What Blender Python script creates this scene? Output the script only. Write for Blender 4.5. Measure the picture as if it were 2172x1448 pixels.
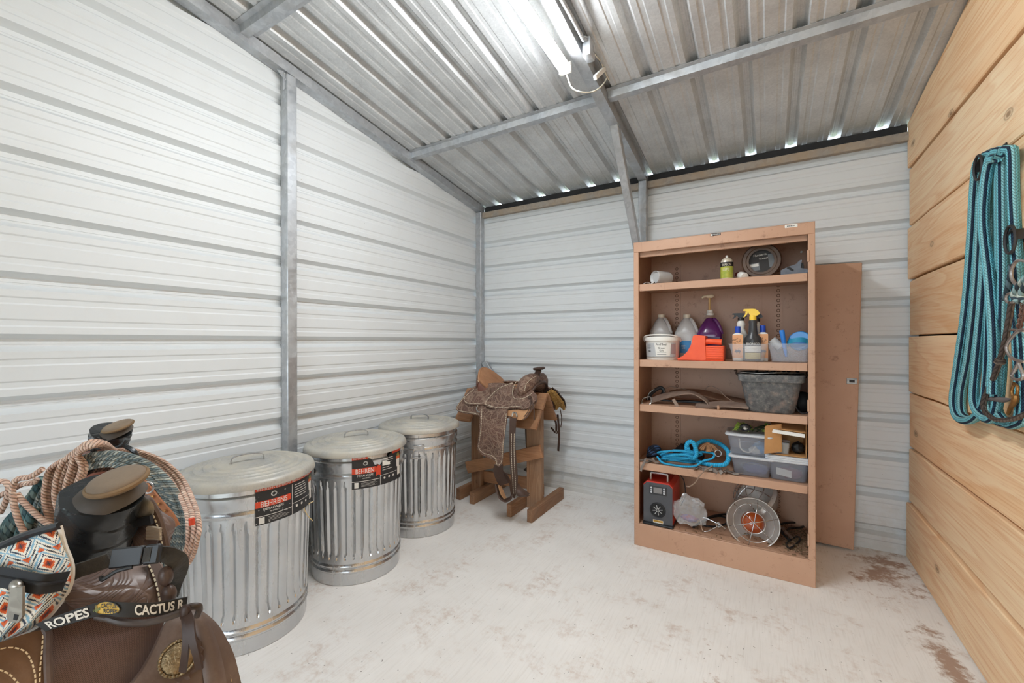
import bpy, bmesh, math, random
from mathutils import Vector, Matrix, noise
random.seed(7)
PI = math.pi
scene = bpy.context.scene
C = scene.collection
for o in list(bpy.data.objects): bpy.data.objects.remove(o, do_unlink=True)

# ------------------------------------------------------------------ camera
IW, IH, FPX = 2172, 1448, 905.1
YAW, PITCH, ROLL = .5405, -.0006, -.0021
EYE = Vector((0, 0, 1.265))
_F = Vector((-math.sin(YAW)*math.cos(PITCH), math.cos(YAW)*math.cos(PITCH), math.sin(PITCH)))
_R0 = Vector((math.cos(YAW), math.sin(YAW), 0)); _U0 = _R0.cross(_F)
_R = _R0*math.cos(ROLL) + _U0*math.sin(ROLL); _U = -_R0*math.sin(ROLL) + _U0*math.cos(ROLL)
cd = bpy.data.cameras.new('camera'); cam = bpy.data.objects.new('camera', cd); C.objects.link(cam)
cd.sensor_fit = 'HORIZONTAL'; cd.sensor_width = 36; cd.lens = 36*FPX/IW; cd.clip_start = .02
m = Matrix.Identity(4)
for i in range(3): m[i][0], m[i][1], m[i][2], m[i][3] = _R[i], _U[i], -_F[i], EYE[i]
cam.matrix_world = m; scene.camera = cam
def _ray(u, v): return _F*FPX + _R*(u-IW/2) - _U*(v-IH/2)
def PX(u, v, x): d = _ray(u, v); return EYE + d*((x-EYE.x)/d.x)
def PY(u, v, y): d = _ray(u, v); return EYE + d*((y-EYE.y)/d.y)
def PZ(u, v, z): d = _ray(u, v); return EYE + d*((z-EYE.z)/d.z)
def PD(u, v, depth): d = _ray(u, v); return EYE + d*(depth/FPX)

# ------------------------------------------------------------------ sky and exposure
world = bpy.data.worlds.new('sky'); scene.world = world; world.use_nodes = True
bg = world.node_tree.nodes['Background']
bg.inputs['Color'].default_value = (.80, .91, 1, 1); bg.inputs['Strength'].default_value = 4.0
scene.view_settings.view_transform = 'Standard'; scene.view_settings.look = 'None'
scene.view_settings.gamma = 1; scene.view_settings.exposure = 0.34
scene.view_settings.use_curve_mapping = False
LED_STRENGTH = 100

# ------------------------------------------------------------------ materials
class NT:
    def __init__(s, name):
        s.m = bpy.data.materials.new(name); s.m.use_nodes = True; s.t = s.m.node_tree
        s.b = s.t.nodes['Principled BSDF']
    def n(s, typ, **kw):
        nd = s.t.nodes.new(typ)
        for k, v in kw.items():
            if k.startswith('i_'): nd.inputs[k[2:].replace('_', ' ')].default_value = v
            elif k.startswith('x') and k[1:].isdigit(): nd.inputs[int(k[1:])].default_value = v
            else: setattr(nd, k, v)
        return nd
    def l(s, a, b): s.t.links.new(a, b)
    def coord(s, kind='Object', scale=(1, 1, 1), rot=(0, 0, 0), loc=(0, 0, 0)):
        tc = s.n('ShaderNodeTexCoord'); mp = s.n('ShaderNodeMapping')
        mp.inputs['Scale'].default_value = scale; mp.inputs['Rotation'].default_value = rot; mp.inputs['Location'].default_value = loc
        s.l(tc.outputs[kind], mp.inputs['Vector']); return mp.outputs['Vector']
    def noise(s, vec, scale, detail=4, rough=.55, dist=0):
        nd = s.n('ShaderNodeTexNoise', i_Scale=scale, i_Detail=detail, i_Roughness=rough, i_Distortion=dist)
        s.l(vec, nd.inputs['Vector']); return nd.outputs['Fac']
    def ramp(s, fac, stops, interp='LINEAR'):
        r = s.n('ShaderNodeValToRGB'); r.color_ramp.interpolation = interp; e = r.color_ramp.elements
        while len(e) < len(stops): e.new(.5)
        for q, (p, c) in zip(e, stops): q.position = p; q.color = (*c, 1) if len(c) == 3 else c
        s.l(fac, r.inputs['Fac']); return r.outputs['Color']
    def mix(s, fac, a, b, mode='MIX'):
        mx = s.n('ShaderNodeMix', data_type='RGBA', blend_type=mode)
        for sock, val in ((mx.inputs[0], fac), (mx.inputs[6], a), (mx.inputs[7], b)):
            if isinstance(val, (int, float)): sock.default_value = val
            elif isinstance(val, tuple): sock.default_value = (*val, 1)
            else: s.l(val, sock)
        return mx.outputs[2]
    def math(s, op, a, b=0., c=None):
        nd = s.n('ShaderNodeMath', operation=op)
        for i, val in enumerate((a, b) if c is None else (a, b, c)):
            if isinstance(val, (int, float)): nd.inputs[i].default_value = val
            else: s.l(val, nd.inputs[i])
        return nd.outputs[0]
    def bump(s, h, strength=.3, dist=.01):
        b = s.n('ShaderNodeBump', i_Strength=strength, i_Distance=dist); s.l(h, b.inputs['Height'])
        s.l(b.outputs['Normal'], s.b.inputs['Normal'])
    def out(s, color=None, rough=None, metal=None, **kw):
        for key, val in (('Base Color', color), ('Roughness', rough), ('Metallic', metal), *[(k.replace('_', ' '), v) for k, v in kw.items()]):
            if val is None: continue
            if isinstance(val, (int, float)): s.b.inputs[key].default_value = val
            elif isinstance(val, tuple): s.b.inputs[key].default_value = (*val, 1)
            else: s.l(val, s.b.inputs[key])
        return s.m
def sc(c):  # 0-255 sRGB to linear
    return tuple((x/255/12.92 if x/255 < .04045 else ((x/255+.055)/1.055)**2.4) for x in c)
_mc = {}
def mat(name, c1, c2=None, scale=10, detail=4, rough=.6, metal=0, bump=0, bscale=60, bdist=.004, stretch=(1, 1, 1), dirt=None, dscale=6, dlo=.5, dhi=.7, trans=0, alpha=1, spec=.5, coat=0, ior=1.45, emit=None):
    if name in _mc: return _mc[name]
    t = NT(name); c1 = sc(c1); vec = t.coord('Object', stretch); col = c1
    if c2 is not None: col = t.ramp(t.noise(vec, scale, detail), [(.3, c1), (.7, sc(c2))])
    if dirt is not None:
        f = t.ramp(t.noise(vec, dscale, 7, .65), [(dlo, (0, 0, 0)), (dhi, (1, 1, 1))]); col = t.mix(f, col, sc(dirt))
    if bump: t.bump(t.noise(vec, bscale, 5), bump, bdist)
    _mc[name] = t.out(col, rough, metal, Transmission_Weight=trans, Alpha=alpha, Specular_IOR_Level=spec, Coat_Weight=coat, IOR=ior)
    if emit:
        t.b.inputs['Emission Color'].default_value = (*emit[0], 1); t.b.inputs['Emission Strength'].default_value = emit[1]
    return _mc[name]

def m_wallpaint():
    t = NT('white_wall_paint'); v = t.coord('Object')
    d = t.ramp(t.noise(v, 3.5, 8, .7), [(.5, (0, 0, 0)), (.85, (1, 1, 1))])
    col = t.mix(t.math('MULTIPLY', d, .22), sc((222, 226, 228)), sc((198, 194, 184)))
    sp = t.ramp(t.noise(v, 60, 2), [(.77, (0, 0, 0)), (.80, (1, 1, 1))])
    col = t.mix(t.math('MULTIPLY', sp, .6), col, sc((120, 112, 98)))
    geo = t.n('ShaderNodeNewGeometry'); sx = t.n('ShaderNodeSeparateXYZ'); t.l(geo.outputs['Position'], sx.inputs[0])
    # mud splashed along the foot of the wall, heavier towards the wooden partition
    low = t.math('SUBTRACT', .42, sx.outputs['Z']); low = t.math('MULTIPLY', low, 1.5)
    ml = t.math('ADD', low, t.math('SUBTRACT', t.noise(v, 9, 8, .75), .62)); ml = t.ramp(ml, [(.1, (0, 0, 0)), (.5, (1, 1, 1))])
    col = t.mix(t.math('MULTIPLY', ml, .38), col, sc((176, 160, 136)))
    t.bump(t.noise(v, 4, 3), .06, .02)
    return t.out(col, .48, 0)
def m_galv(name, c=(150, 154, 158), c2=(182, 186, 190), rough=.38, metal=.85, spangle=60, dust=0., dcol=(186, 178, 164)):
    t = NT(name); v = t.coord('Object')
    vo = t.n('ShaderNodeTexVoronoi', i_Scale=spangle); t.l(v, vo.inputs['Vector'])
    sp = t.n('ShaderNodeSeparateColor'); t.l(vo.outputs['Color'], sp.inputs[0])
    col = t.ramp(sp.outputs[0], [(0, sc(c)), (1, sc(c2))])
    blot = t.ramp(t.noise(v, 5, 6, .6), [(.4, (0, 0, 0)), (.7, (1, 1, 1))])
    col = t.mix(t.math('MULTIPLY', blot, .25), col, sc((118, 120, 124)))
    r = t.math('MULTIPLY_ADD', sp.outputs[1], .12, rough)
    mt = metal
    if dust:
        d = t.ramp(t.noise(v, 7, 7, .62), [(.5-dust*.28, (0, 0, 0)), (.62, (1, 1, 1))])
        col = t.mix(t.math('MULTIPLY', d, min(1, dust)), col, sc(dcol))
        mt = t.math('SUBTRACT', metal, t.math('MULTIPLY', d, dust*metal*.9)); r = t.math('ADD', r, t.math('MULTIPLY', d, .3))
    t.bump(t.noise(v, 25, 3), .04, .004)
    return t.out(col, r, mt)
def m_wood(name, base, dark, light, axis='Y', scale=1., knots=True, weather=None):
    t = NT(name)
    st = {'X': (.5, 5, 5), 'Y': (5, .5, 5), 'Z': (5, 5, .5)}[axis]
    info = t.n('ShaderNodeObjectInfo'); tc = t.n('ShaderNodeTexCoord')
    off = t.n('ShaderNodeVectorMath', operation='SCALE'); off.inputs[0].default_value = (73., 31., 57.); t.l(info.outputs['Random'], off.inputs['Scale'])
    add = t.n('ShaderNodeVectorMath', operation='ADD'); t.l(tc.outputs['Object'], add.inputs[0]); t.l(off.outputs[0], add.inputs[1])
    mp = t.n('ShaderNodeMapping'); mp.inputs['Scale'].default_value = tuple(q*scale for q in st); t.l(add.outputs[0], mp.inputs['Vector']); v = mp.outputs['Vector']
    # broad cathedral figure: contour bands of a stretched noise
    n1 = t.noise(v, 1.1, 2, .5, .6)
    band = t.math('FRACT', t.math('MULTIPLY', n1, 10))
    fig = t.ramp(band, [(0, sc(light)), (.5, sc(base)), (.85, sc(dark)), (1, sc(light))])
    broad = t.ramp(t.noise(v, .8, 2), [(.35, sc(light)), (.65, sc(base))])
    col = t.mix(.30, broad, fig)
    hs = t.n('ShaderNodeHueSaturation'); t.l(col, hs.inputs['Color']); t.l(t.math('MULTIPLY_ADD', info.outputs['Random'], .16, .92), hs.inputs['Value']); col = hs.outputs['Color']
    mp2 = t.n('ShaderNodeMapping'); mp2.inputs['Scale'].default_value = tuple(q*scale*(16 if q > 1 else 4) for q in st); t.l(add.outputs[0], mp2.inputs['Vector'])
    fine = t.noise(mp2.outputs['Vector'], 2.2, 5, .6)
    col = t.mix(t.math('MULTIPLY', t.ramp(fine, [(.48, (0, 0, 0)), (.66, (1, 1, 1))]), .42), col, sc(dark))
    if knots:
        mk = t.n('ShaderNodeMapping'); mk.inputs['Scale'].default_value = tuple((2.2 if q < 1 else 4.2)*scale for q in st); t.l(add.outputs[0], mk.inputs['Vector'])
        vo = t.n('ShaderNodeTexVoronoi', i_Scale=1.15); t.l(mk.outputs['Vector'], vo.inputs['Vector'])
        k = t.ramp(vo.outputs['Distance'], [(.025, (1, 1, 1)), (.045, (.3, .3, .3)), (.06, (.8, .8, .8)), (.075, (.12, .12, .12)), (.14, (0, 0, 0))])
        col = t.mix(t.math('MULTIPLY', k, .75), col, sc(tuple(q*.55 for q in dark)))
    if weather:
        w = t.ramp(t.noise(add.outputs[0], 5, 7, .7), [(.42, (0, 0, 0)), (.7, (1, 1, 1))]); col = t.mix(t.math('MULTIPLY', w, .7), col, sc(weather))
    t.bump(fine, .12, .003)
    return t.out(col, .62, 0, Specular_IOR_Level=.3)
def m_concrete():
    t = NT('concrete_floor'); v = t.coord('Object')
    col = t.ramp(t.noise(v, 2.2, 7, .6), [(.3, sc((234, 231, 227))), (.7, sc((246, 244, 241)))])
    br = t.noise(t.coord('Object', (90, 5, 1), (0, 0, .5)), 1.5, 4)
    col = t.mix(t.math('MULTIPLY', t.ramp(br, [(.5, (0, 0, 0)), (.75, (1, 1, 1))]), .22), col, sc((188, 180, 170)))
    # scattered ochre blots and crumbs of dirt
    blot = t.math('MULTIPLY', t.ramp(t.noise(v, 4.2, 8, .72), [(.51, (0, 0, 0)), (.68, (1, 1, 1))]), t.ramp(t.noise(v, 23, 6, .75), [(.44, (0, 0, 0)), (.6, (1, 1, 1))]))
    col = t.mix(t.math('MULTIPLY', blot, .65), col, sc((186, 154, 130)))
    # mud trodden along the partition and behind the cabinet
    geo = t.n('ShaderNodeNewGeometry'); sx = t.n('ShaderNodeSeparateXYZ'); t.l(geo.outputs['Position'], sx.inputs[0])
    def near(cx, cy, rx, ry):
        a = t.math('DIVIDE', t.math('SUBTRACT', sx.outputs['X'], cx), rx); b = t.math('DIVIDE', t.math('SUBTRACT', sx.outputs['Y'], cy), ry)
        return t.math('SUBTRACT', 1, t.math('SQRT', t.math('ADD', t.math('MULTIPLY', a, a), t.math('MULTIPLY', b, b))))
    g = t.math('MAXIMUM', near(.55, 3.05, .32, .6), near(.6, 2.3, .14, .62)); g = t.math('MAXIMUM', g, near(-.2, 3.3, 1.6, .22)); g = t.math('MAXIMUM', g, t.math('MULTIPLY', near(-.3, 1.7, 1.0, 1.1), .35))
    g = t.math('MAXIMUM', g, t.math('MULTIPLY', near(-1.4, 1.3, .5, .9), .3))
    mud = t.math('ADD', t.math('MULTIPLY', g, .55), t.math('MULTIPLY', t.math('SUBTRACT', t.noise(v, 7, 9, .74), .62), 1.9))
    mud = t.ramp(mud, [(.12, (0, 0, 0)), (.3, (1, 1, 1))])
    col = t.mix(t.math('MULTIPLY', mud, .8), col, sc((158, 118, 88)))
    sp = t.ramp(t.noise(v, 52, 3, .6), [(.69, (0, 0, 0)), (.72, (1, 1, 1))]); col = t.mix(t.math('MULTIPLY', sp, .75), col, sc((92, 74, 60)))
    t.bump(br, .12, .003)
    return t.out(col, .72, 0, Specular_IOR_Level=.25)
def m_rope(name, cols, turns=1., pitch=1., rough=.8, bump=.9, braid=False, dirt=None):
    """twisted or braided cord; uv.x runs along in units of the circumference, uv.y around"""
    t = NT(name); tc = t.n('ShaderNodeTexCoord'); s = t.n('ShaderNodeSeparateXYZ'); t.l(tc.outputs['UV'], s.inputs[0])
    if not braid:
        ph = t.math('ADD', t.math('MULTIPLY', s.outputs[0], pitch), t.math('MULTIPLY', s.outputs[1], turns))
        f = t.math('FRACT', ph); n = len(cols)
        col = t.ramp(t.math('FRACT', t.math('DIVIDE', ph, n)), [(i/n, sc(c)) for i, c in enumerate(cols)], 'CONSTANT') if n > 1 else sc(cols[0])
        h = t.math('SINE', t.math('MULTIPLY', f, PI))
    else:  # chevron braid: two helices, columns of alternating colour round the cord
        k = t.math('MULTIPLY', s.outputs[1], turns); colid = t.math('FLOOR', k); fr = t.math('FRACT', k)
        sgn = t.math('SUBTRACT', t.math('MULTIPLY', t.math('FRACT', t.math('MULTIPLY', colid, .5)), 4), 1)
        ph = t.math('ADD', t.math('MULTIPLY', s.outputs[0], pitch), t.math('MULTIPLY', t.math('MULTIPLY', fr, sgn), .9)); f = t.math('FRACT', ph)
        n = len(cols)
        col = t.ramp(t.math('FRACT', t.math('ADD', t.math('DIVIDE', colid, n), .01)), [(i/n, sc(c)) for i, c in enumerate(cols)], 'CONSTANT')
        h = t.math('MULTIPLY', t.math('SINE', t.math('MULTIPLY', f, PI)), t.math('SINE', t.math('MULTIPLY', fr, PI)))
    if dirt:
        v = t.coord('Object'); d = t.ramp(t.noise(v, 22, 5), [(.45, (0, 0, 0)), (.7, (1, 1, 1))]); col = t.mix(t.math('MULTIPLY', d, .6), col, sc(dirt))
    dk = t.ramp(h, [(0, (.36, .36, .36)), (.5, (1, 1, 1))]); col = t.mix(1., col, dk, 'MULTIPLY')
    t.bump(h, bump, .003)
    return t.out(col, rough, 0, Specular_IOR_Level=.25)
def m_leather(name, c1, c2, tool=0., tscale=26, rough=.45, dust=None, dustamt=.5, basket=0.):
    t = NT(name); v = t.coord('Object')
    col = t.ramp(t.noise(v, 7, 6, .6), [(.3, sc(c1)), (.7, sc(c2))])
    grain = t.noise(v, 260, 3); h = t.math('MULTIPLY', grain, .1)
    if tool:
        w = t.n('ShaderNodeTexNoise', i_Scale=tscale*.32, i_Detail=1.5); t.l(v, w.inputs['Vector'])
        mx = t.n('ShaderNodeVectorMath', operation='MULTIPLY_ADD'); t.l(w.outputs['Color'], mx.inputs[0]); mx.inputs[1].default_value = (.16, .16, .16); t.l(v, mx.inputs[2])
        vo = t.n('ShaderNodeTexVoronoi', i_Scale=tscale, feature='DISTANCE_TO_EDGE'); t.l(mx.outputs[0], vo.inputs['Vector'])
        vo2 = t.n('ShaderNodeTexNoise', i_Scale=tscale*.55, i_Detail=0, i_Distortion=2.2); t.l(v, vo2.inputs['Vector'])
        lines = t.math('FRACT', t.math('MULTIPLY', vo2.outputs['Fac'], 11))
        ln = t.ramp(lines, [(0, (0, 0, 0)), (.25, (1, 1, 1)), (.8, (1, 1, 1)), (1, (0, 0, 0))])
        ed = t.ramp(vo.outputs['Distance'], [(.0, (0, 0, 0)), (.09, (1, 1, 1))])
        tl = t.math('MULTIPLY', ln, ed); h = t.math('ADD', h, t.math('MULTIPLY', tl, tool))
        col = t.mix(t.math('MULTIPLY', t.math('SUBTRACT', 1, tl), .55), col, sc(dust or c1))
    if basket:
        b = t.n('ShaderNodeTexBrick', i_Scale=basket); b.inputs['Mortar Size'].default_value = .05; b.inputs['Brick Width'].default_value = .42; b.inputs['Row Height'].default_value = .2
        b.offset = .5; t.l(t.coord('UV', (1, 1, 1), (0, 0, .6)), b.inputs['Vector'])
        h = t.math('SUBTRACT', h, t.math('MULTIPLY', b.outputs['Fac'], .9)); col = t.mix(t.math('MULTIPLY', b.outputs['Fac'], .55), col, sc(tuple(min(255, q*1.35+14) for q in c2)))
    if dust is not None:
        d = t.ramp(t.noise(v, 11, 8, .7), [(.45, (0, 0, 0)), (.75, (1, 1, 1))]); col = t.mix(t.math('MULTIPLY', d, dustamt), col, sc(dust))
    t.bump(h, .55, .003)
    return t.out(col, rough, 0, Specular_IOR_Level=.4)

# ------------------------------------------------------------------ geometry
def catmull(pts, n, closed=False):
    P = [Vector(p) for p in pts]; out = []; L = len(P)
    segs = L if closed else L-1
    for i in range(segs):
        if closed: a, b, c, d = P[(i-1) % L], P[i], P[(i+1) % L], P[(i+2) % L]
        else: b, c = P[i], P[i+1]; a = P[i-1] if i else b*2-c; d = P[i+2] if i+2 < L else c*2-b
        for k in range(n):
            t = k/n
            out.append(.5*((2*b) + (c-a)*t + (2*a-5*b+4*c-d)*t*t + (3*b-a-3*c+d)*t**3))
    if not closed: out.append(P[-1].copy())
    return out
class G:
    def __init__(s): s.v = []; s.f = []; s.uv = []; s.mi = []; s.cm = 0
    def add(s, vs, fs, uvs=None):
        k = len(s.v); s.v += [Vector(p) for p in vs]; s.f += [tuple(k+i for i in f) for f in fs]
        s.uv += list(uvs) if uvs else [(0, 0)]*len(vs); s.mi += [s.cm]*len(fs); return s
    def box(s, lo, hi, bev=0, M=None):
        lo, hi = Vector(lo), Vector(hi)
        if bev <= 0:
            vs = [Vector((x, y, z)) for x in (lo.x, hi.x) for y in (lo.y, hi.y) for z in (lo.z, hi.z)]
            fs = [(0, 1, 3, 2), (4, 6, 7, 5), (0, 4, 5, 1), (2, 3, 7, 6), (0, 2, 6, 4), (1, 5, 7, 3)]
        else:
            bm = bmesh.new(); bmesh.ops.create_cube(bm, size=1)
            for v in bm.verts: v.co = Vector(((lo[i]+hi[i])/2+v.co[i]*(hi[i]-lo[i]) for i in range(3)))
            bmesh.ops.bevel(bm, geom=bm.edges[:], offset=bev, segments=2 if bev > .004 else 1, affect='EDGES', profile=.5)
            bm.verts.index_update(); vs = [v.co.copy() for v in bm.verts]; fs = [tuple(v.index for v in f.verts) for f in bm.faces]; bm.free()
        if M is not None: vs = [M @ p for p in vs]
        return s.add(vs, fs, [((p.x+p.y)*1., p.z) for p in vs])
    def beam(s, a, b, w, h, up=(0, 0, 1), bev=.003):
        """box of section w x h whose axis runs from a to b; h along up"""
        a, b = Vector(a), Vector(b); d = b-a; L = d.length; z = d.normalized(); x = Vector(up).cross(z)
        if x.length < 1e-5: x = Vector((1, 0, 0))
        x.normalize(); y = z.cross(x); M = Matrix((x, y, z)).transposed().to_4x4(); M.translation = a
        return s.box((-w/2, -h/2, 0), (w/2, h/2, L), bev, M)
    def tube(s, pts, r, seg=8, closed=False, caps=True, sq=None, hint=None):
        P = [Vector(p) for p in pts]; n = len(P); R = r if isinstance(r, (list, tuple)) else [r]*n
        T = []
        for i in range(n):
            a = P[(i-1) % n] if (closed or i) else P[0]; b = P[(i+1) % n] if (closed or i < n-1) else P[-1]
            d = b-a; T.append(d.normalized() if d.length > 1e-9 else Vector((0, 0, 1)))
        N = Vector(hint) if hint else Vector((0, 0, 1))
        if abs(N.dot(T[0])) > .95: N = Vector((1, 0, 0))
        N = (N - T[0]*N.dot(T[0])).normalized()
        Ns = [N]
        for i in range(1, n):
            q = T[i-1].rotation_difference(T[i]); N = q @ N; N = (N - T[i]*N.dot(T[i])).normalized(); Ns.append(N)
        tw = 0.
        if closed:
            q = T[-1].rotation_difference(T[0]); e = q @ Ns[-1]; e = (e-T[0]*e.dot(T[0])).normalized()
            tw = math.atan2(T[0].dot(e.cross(Ns[0])), e.dot(Ns[0]))
        vs, uv, fs = [], [], []; L = 0; rm = sum(R)/n; rings = n+1 if closed else n
        for k in range(rings):
            i = k % n
            if k: L += (P[i]-P[(k-1) % n]).length
            B = T[i].cross(Ns[i]); ro = tw*k/n if closed else 0
            for j in range(seg+1):
                an = 2*PI*j/seg + ro; c_, s_ = math.cos(an), math.sin(an)
                if sq: c_, s_ = c_*sq[0], s_*sq[1]
                vs.append(P[i]+(Ns[i]*c_+B*s_)*R[i]); uv.append((L/(2*PI*rm), j/seg))
        w = seg+1
        for k in range(rings-1):
            for j in range(seg): fs.append((k*w+j, k*w+j+1, (k+1)*w+j+1, (k+1)*w+j))
        if caps and not closed:
            fs.append(tuple(range(seg-1, -1, -1))); b = (rings-1)*w; fs.append(tuple(b+j for j in range(seg)))
        return s.add(vs, fs, uv)
    def lathe(s, prof, seg=32, center=(0, 0, 0), mod=None, M=None, arc=(0, 2*PI), cap0=False, cap1=False):
        c = Vector(center); vs, uv, fs = [], [], []; n = len(prof)
        for i, (r, z) in enumerate(prof):
            for j in range(seg+1):
                an = arc[0]+(arc[1]-arc[0])*j/seg; rr = mod(an, z, r) if mod else r
                p = Vector((rr*math.cos(an), rr*math.sin(an), z))
                vs.append((M @ p if M is not None else p)+c); uv.append((j/seg, i/max(1, n-1)))
        w = seg+1
        for i in range(n-1):
            for j in range(seg): fs.append((i*w+j, i*w+j+1, (i+1)*w+j+1, (i+1)*w+j))
        if cap0: fs.append(tuple(range(seg-1, -1, -1)))
        if cap1: fs.append(tuple((n-1)*w+j for j in range(seg)))
        return s.add(vs, fs, uv)
    def sheet(s, fn, nu, nv, th=0.):
        P = [[Vector(fn(i/nu, j/nv)) for i in range(nu+1)] for j in range(nv+1)]
        uv = [(i/nu, j/nv) for j in range(nv+1) for i in range(nu+1)]; w = nu+1
        fs = [(j*w+i, j*w+i+1, (j+1)*w+i+1, (j+1)*w+i) for j in range(nv) for i in range(nu)]
        flat = [p for row in P for p in row]
        if th == 0: return s.add(flat, fs, uv)
        back = []
        for j in range(nv+1):
            for i in range(nu+1):
                a = P[j][min(i+1, nu)]-P[j][max(i-1, 0)]; b = P[min(j+1, nv)][i]-P[max(j-1, 0)][i]
                n = a.cross(b); n = n.normalized() if n.length > 1e-12 else Vector((0, 0, 1)); back.append(P[j][i]-n*th)
        N = len(flat); fb = [tuple(N+q for q in reversed(f)) for f in fs]
        rim = [j*w for j in range(nv, -1, -1)] + list(range(1, w)) + [j*w+nu for j in range(1, nv+1)] + [nv*w+i for i in range(nu-1, 0, -1)]
        fr = [(rim[(k+1) % len(rim)], rim[k], N+rim[k], N+rim[(k+1) % len(rim)]) for k in range(len(rim))]
        return s.add(flat+back, fs+fb+fr, uv+uv)
    def ladder(s, A, B, nu=8, nv=None, th=.004, bulge=(0, 0, 0), sm=4):
        """sheet between edge curves A and B (same count); bulge pushes its middle out"""
        a, b = catmull(A, sm), catmull(B, sm); nv = len(a)-1; bl = Vector(bulge)
        def fn(u, v):
            k = min(nv, int(round(v*nv))); return a[k].lerp(b[k], u)+bl*(4*u*(1-u))
        return s.sheet(fn, nu, nv, th)
    def strap(s, pts, w, th, side, sm=5):
        """flat band through pts; side = direction of its width (vector or one per point)"""
        P = catmull(pts, sm) if sm else [Vector(p) for p in pts]; n = len(P)-1
        if isinstance(side, list): S_ = catmull(side, sm) if sm else [Vector(q) for q in side]
        else: S_ = [Vector(side)]*(n+1)
        L = [0.]
        for i in range(n): L.append(L[-1]+(P[i+1]-P[i]).length)
        ws = w if isinstance(w, (list, tuple)) else None
        def fn(u, v):
            k = int(round(v*n)); t = (P[min(k+1, n)]-P[max(k-1, 0)]); sd = S_[k]-t*(S_[k].dot(t)/max(1e-9, t.length_squared))
            ww = w if ws is None else ws[0]+(ws[1]-ws[0])*v
            return P[k]+sd.normalized()*(u-.5)*ww
        return s.sheet(fn, 2, n, th)
    def prism(s, poly, th, M=None):
        """flat polygon (x, y) extruded 0..th along z, placed by M"""
        n = len(poly); vs = [Vector((p[0], p[1], 0)) for p in poly]+[Vector((p[0], p[1], th)) for p in poly]
        uv = [(p[0], p[1]) for p in poly]*2
        if M is not None: vs = [M @ p for p in vs]
        fs = [tuple(range(n-1, -1, -1)), tuple(range(n, 2*n))]+[(i, (i+1) % n, n+(i+1) % n, n+i) for i in range(n)]
        return s.add(vs, fs, uv)
    def ball(s, c, r, seg=12, rings=8, M=None, fn=None):
        c = Vector(c); rr = Vector((r, r, r)) if isinstance(r, (int, float)) else Vector(r); vs, uv, fs = [], [], []
        for i in range(rings+1):
            th = PI*i/rings
            for j in range(seg+1):
                a = 2*PI*j/seg; d = Vector((math.sin(th)*math.cos(a), math.sin(th)*math.sin(a), math.cos(th))); p = Vector((d.x*rr.x, d.y*rr.y, d.z*rr.z))
                if fn: p = fn(d, p)
                if M is not None: p = M @ p
                vs.append(c+p); uv.append((j/seg, i/rings))
        w = seg+1
        for i in range(rings):
            for j in range(seg): fs.append((i*w+j, (i+1)*w+j, (i+1)*w+j+1, i*w+j+1))
        return s.add(vs, fs, uv)
    def text(s, body, size, M, depth=.0006, fit=None, warp=None, align='LEFT', shear=0., bold=0.):
        cu = bpy.data.curves.new('lettering', 'FONT'); cu.body = body; cu.size = size; cu.extrude = depth; cu.align_x = align; cu.shear = shear; cu.offset = bold*size; cu.resolution_u = 3
        ob = bpy.data.objects.new('lettering', cu); C.objects.link(ob); dg = bpy.context.evaluated_depsgraph_get(); dg.update()
        me = bpy.data.meshes.new_from_object(ob.evaluated_get(dg)); vs = [v.co.copy() for v in me.vertices]; fs = [tuple(p.vertices) for p in me.polygons]
        bpy.data.objects.remove(ob); bpy.data.curves.remove(cu); bpy.data.meshes.remove(me)
        if fit and vs:
            x0, x1 = min(p.x for p in vs), max(p.x for p in vs); k = fit/max(1e-6, x1-x0)
            for p in vs: p.x = (p.x-x0)*k
        if warp: vs = [warp(p) for p in vs]
        if M is not None: vs = [M @ p for p in vs]
        return s.add(vs, fs)
MW = {}
def obj(name, g, mats, parent=None, smooth=True, local=False, angle=40):
    """link g as one mesh object; vertices are in world space unless local"""
    me = bpy.data.meshes.new(name); base = MW.get(parent.name, Matrix.Identity(4)) if parent else Matrix.Identity(4)
    inv = base.inverted(); vs = g.v if (local or parent is None) else [inv @ p for p in g.v]
    me.from_pydata([tuple(p) for p in vs], [], g.f)
    ul = me.uv_layers.new(name='UVMap'); idx = [0]*len(me.loops); me.loops.foreach_get('vertex_index', idx)
    flat = [0.]*(2*len(idx))
    for k, i in enumerate(idx): flat[2*k], flat[2*k+1] = g.uv[i]
    ul.data.foreach_set('uv', flat)
    for q in (mats if isinstance(mats, (list, tuple)) else [mats]): me.materials.append(q)
    if any(g.mi): me.polygons.foreach_set('material_index', g.mi)
    if smooth:
        me.polygons.foreach_set('use_smooth', [True]*len(me.polygons))
        try: me.set_sharp_from_angle(angle=math.radians(angle))
        except Exception: pass
    me.update()
    o = bpy.data.objects.new(name, me); C.objects.link(o)
    if parent: o.parent = parent; MW[o.name] = base
    return o
def thing(name, label, cat, loc=(0, 0, 0), rz=0, group=None, kind=None):
    o = bpy.data.objects.new(name, None); C.objects.link(o); o.empty_display_size = .05
    o.location = loc; o.rotation_euler = (0, 0, rz); MW[o.name] = Matrix.Translation(Vector(loc)) @ Matrix.Rotation(rz, 4, 'Z')
    if label: o['label'] = label
    if cat: o['category'] = cat
    if group: o['group'] = group
    if kind: o['kind'] = kind
    return o
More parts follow.
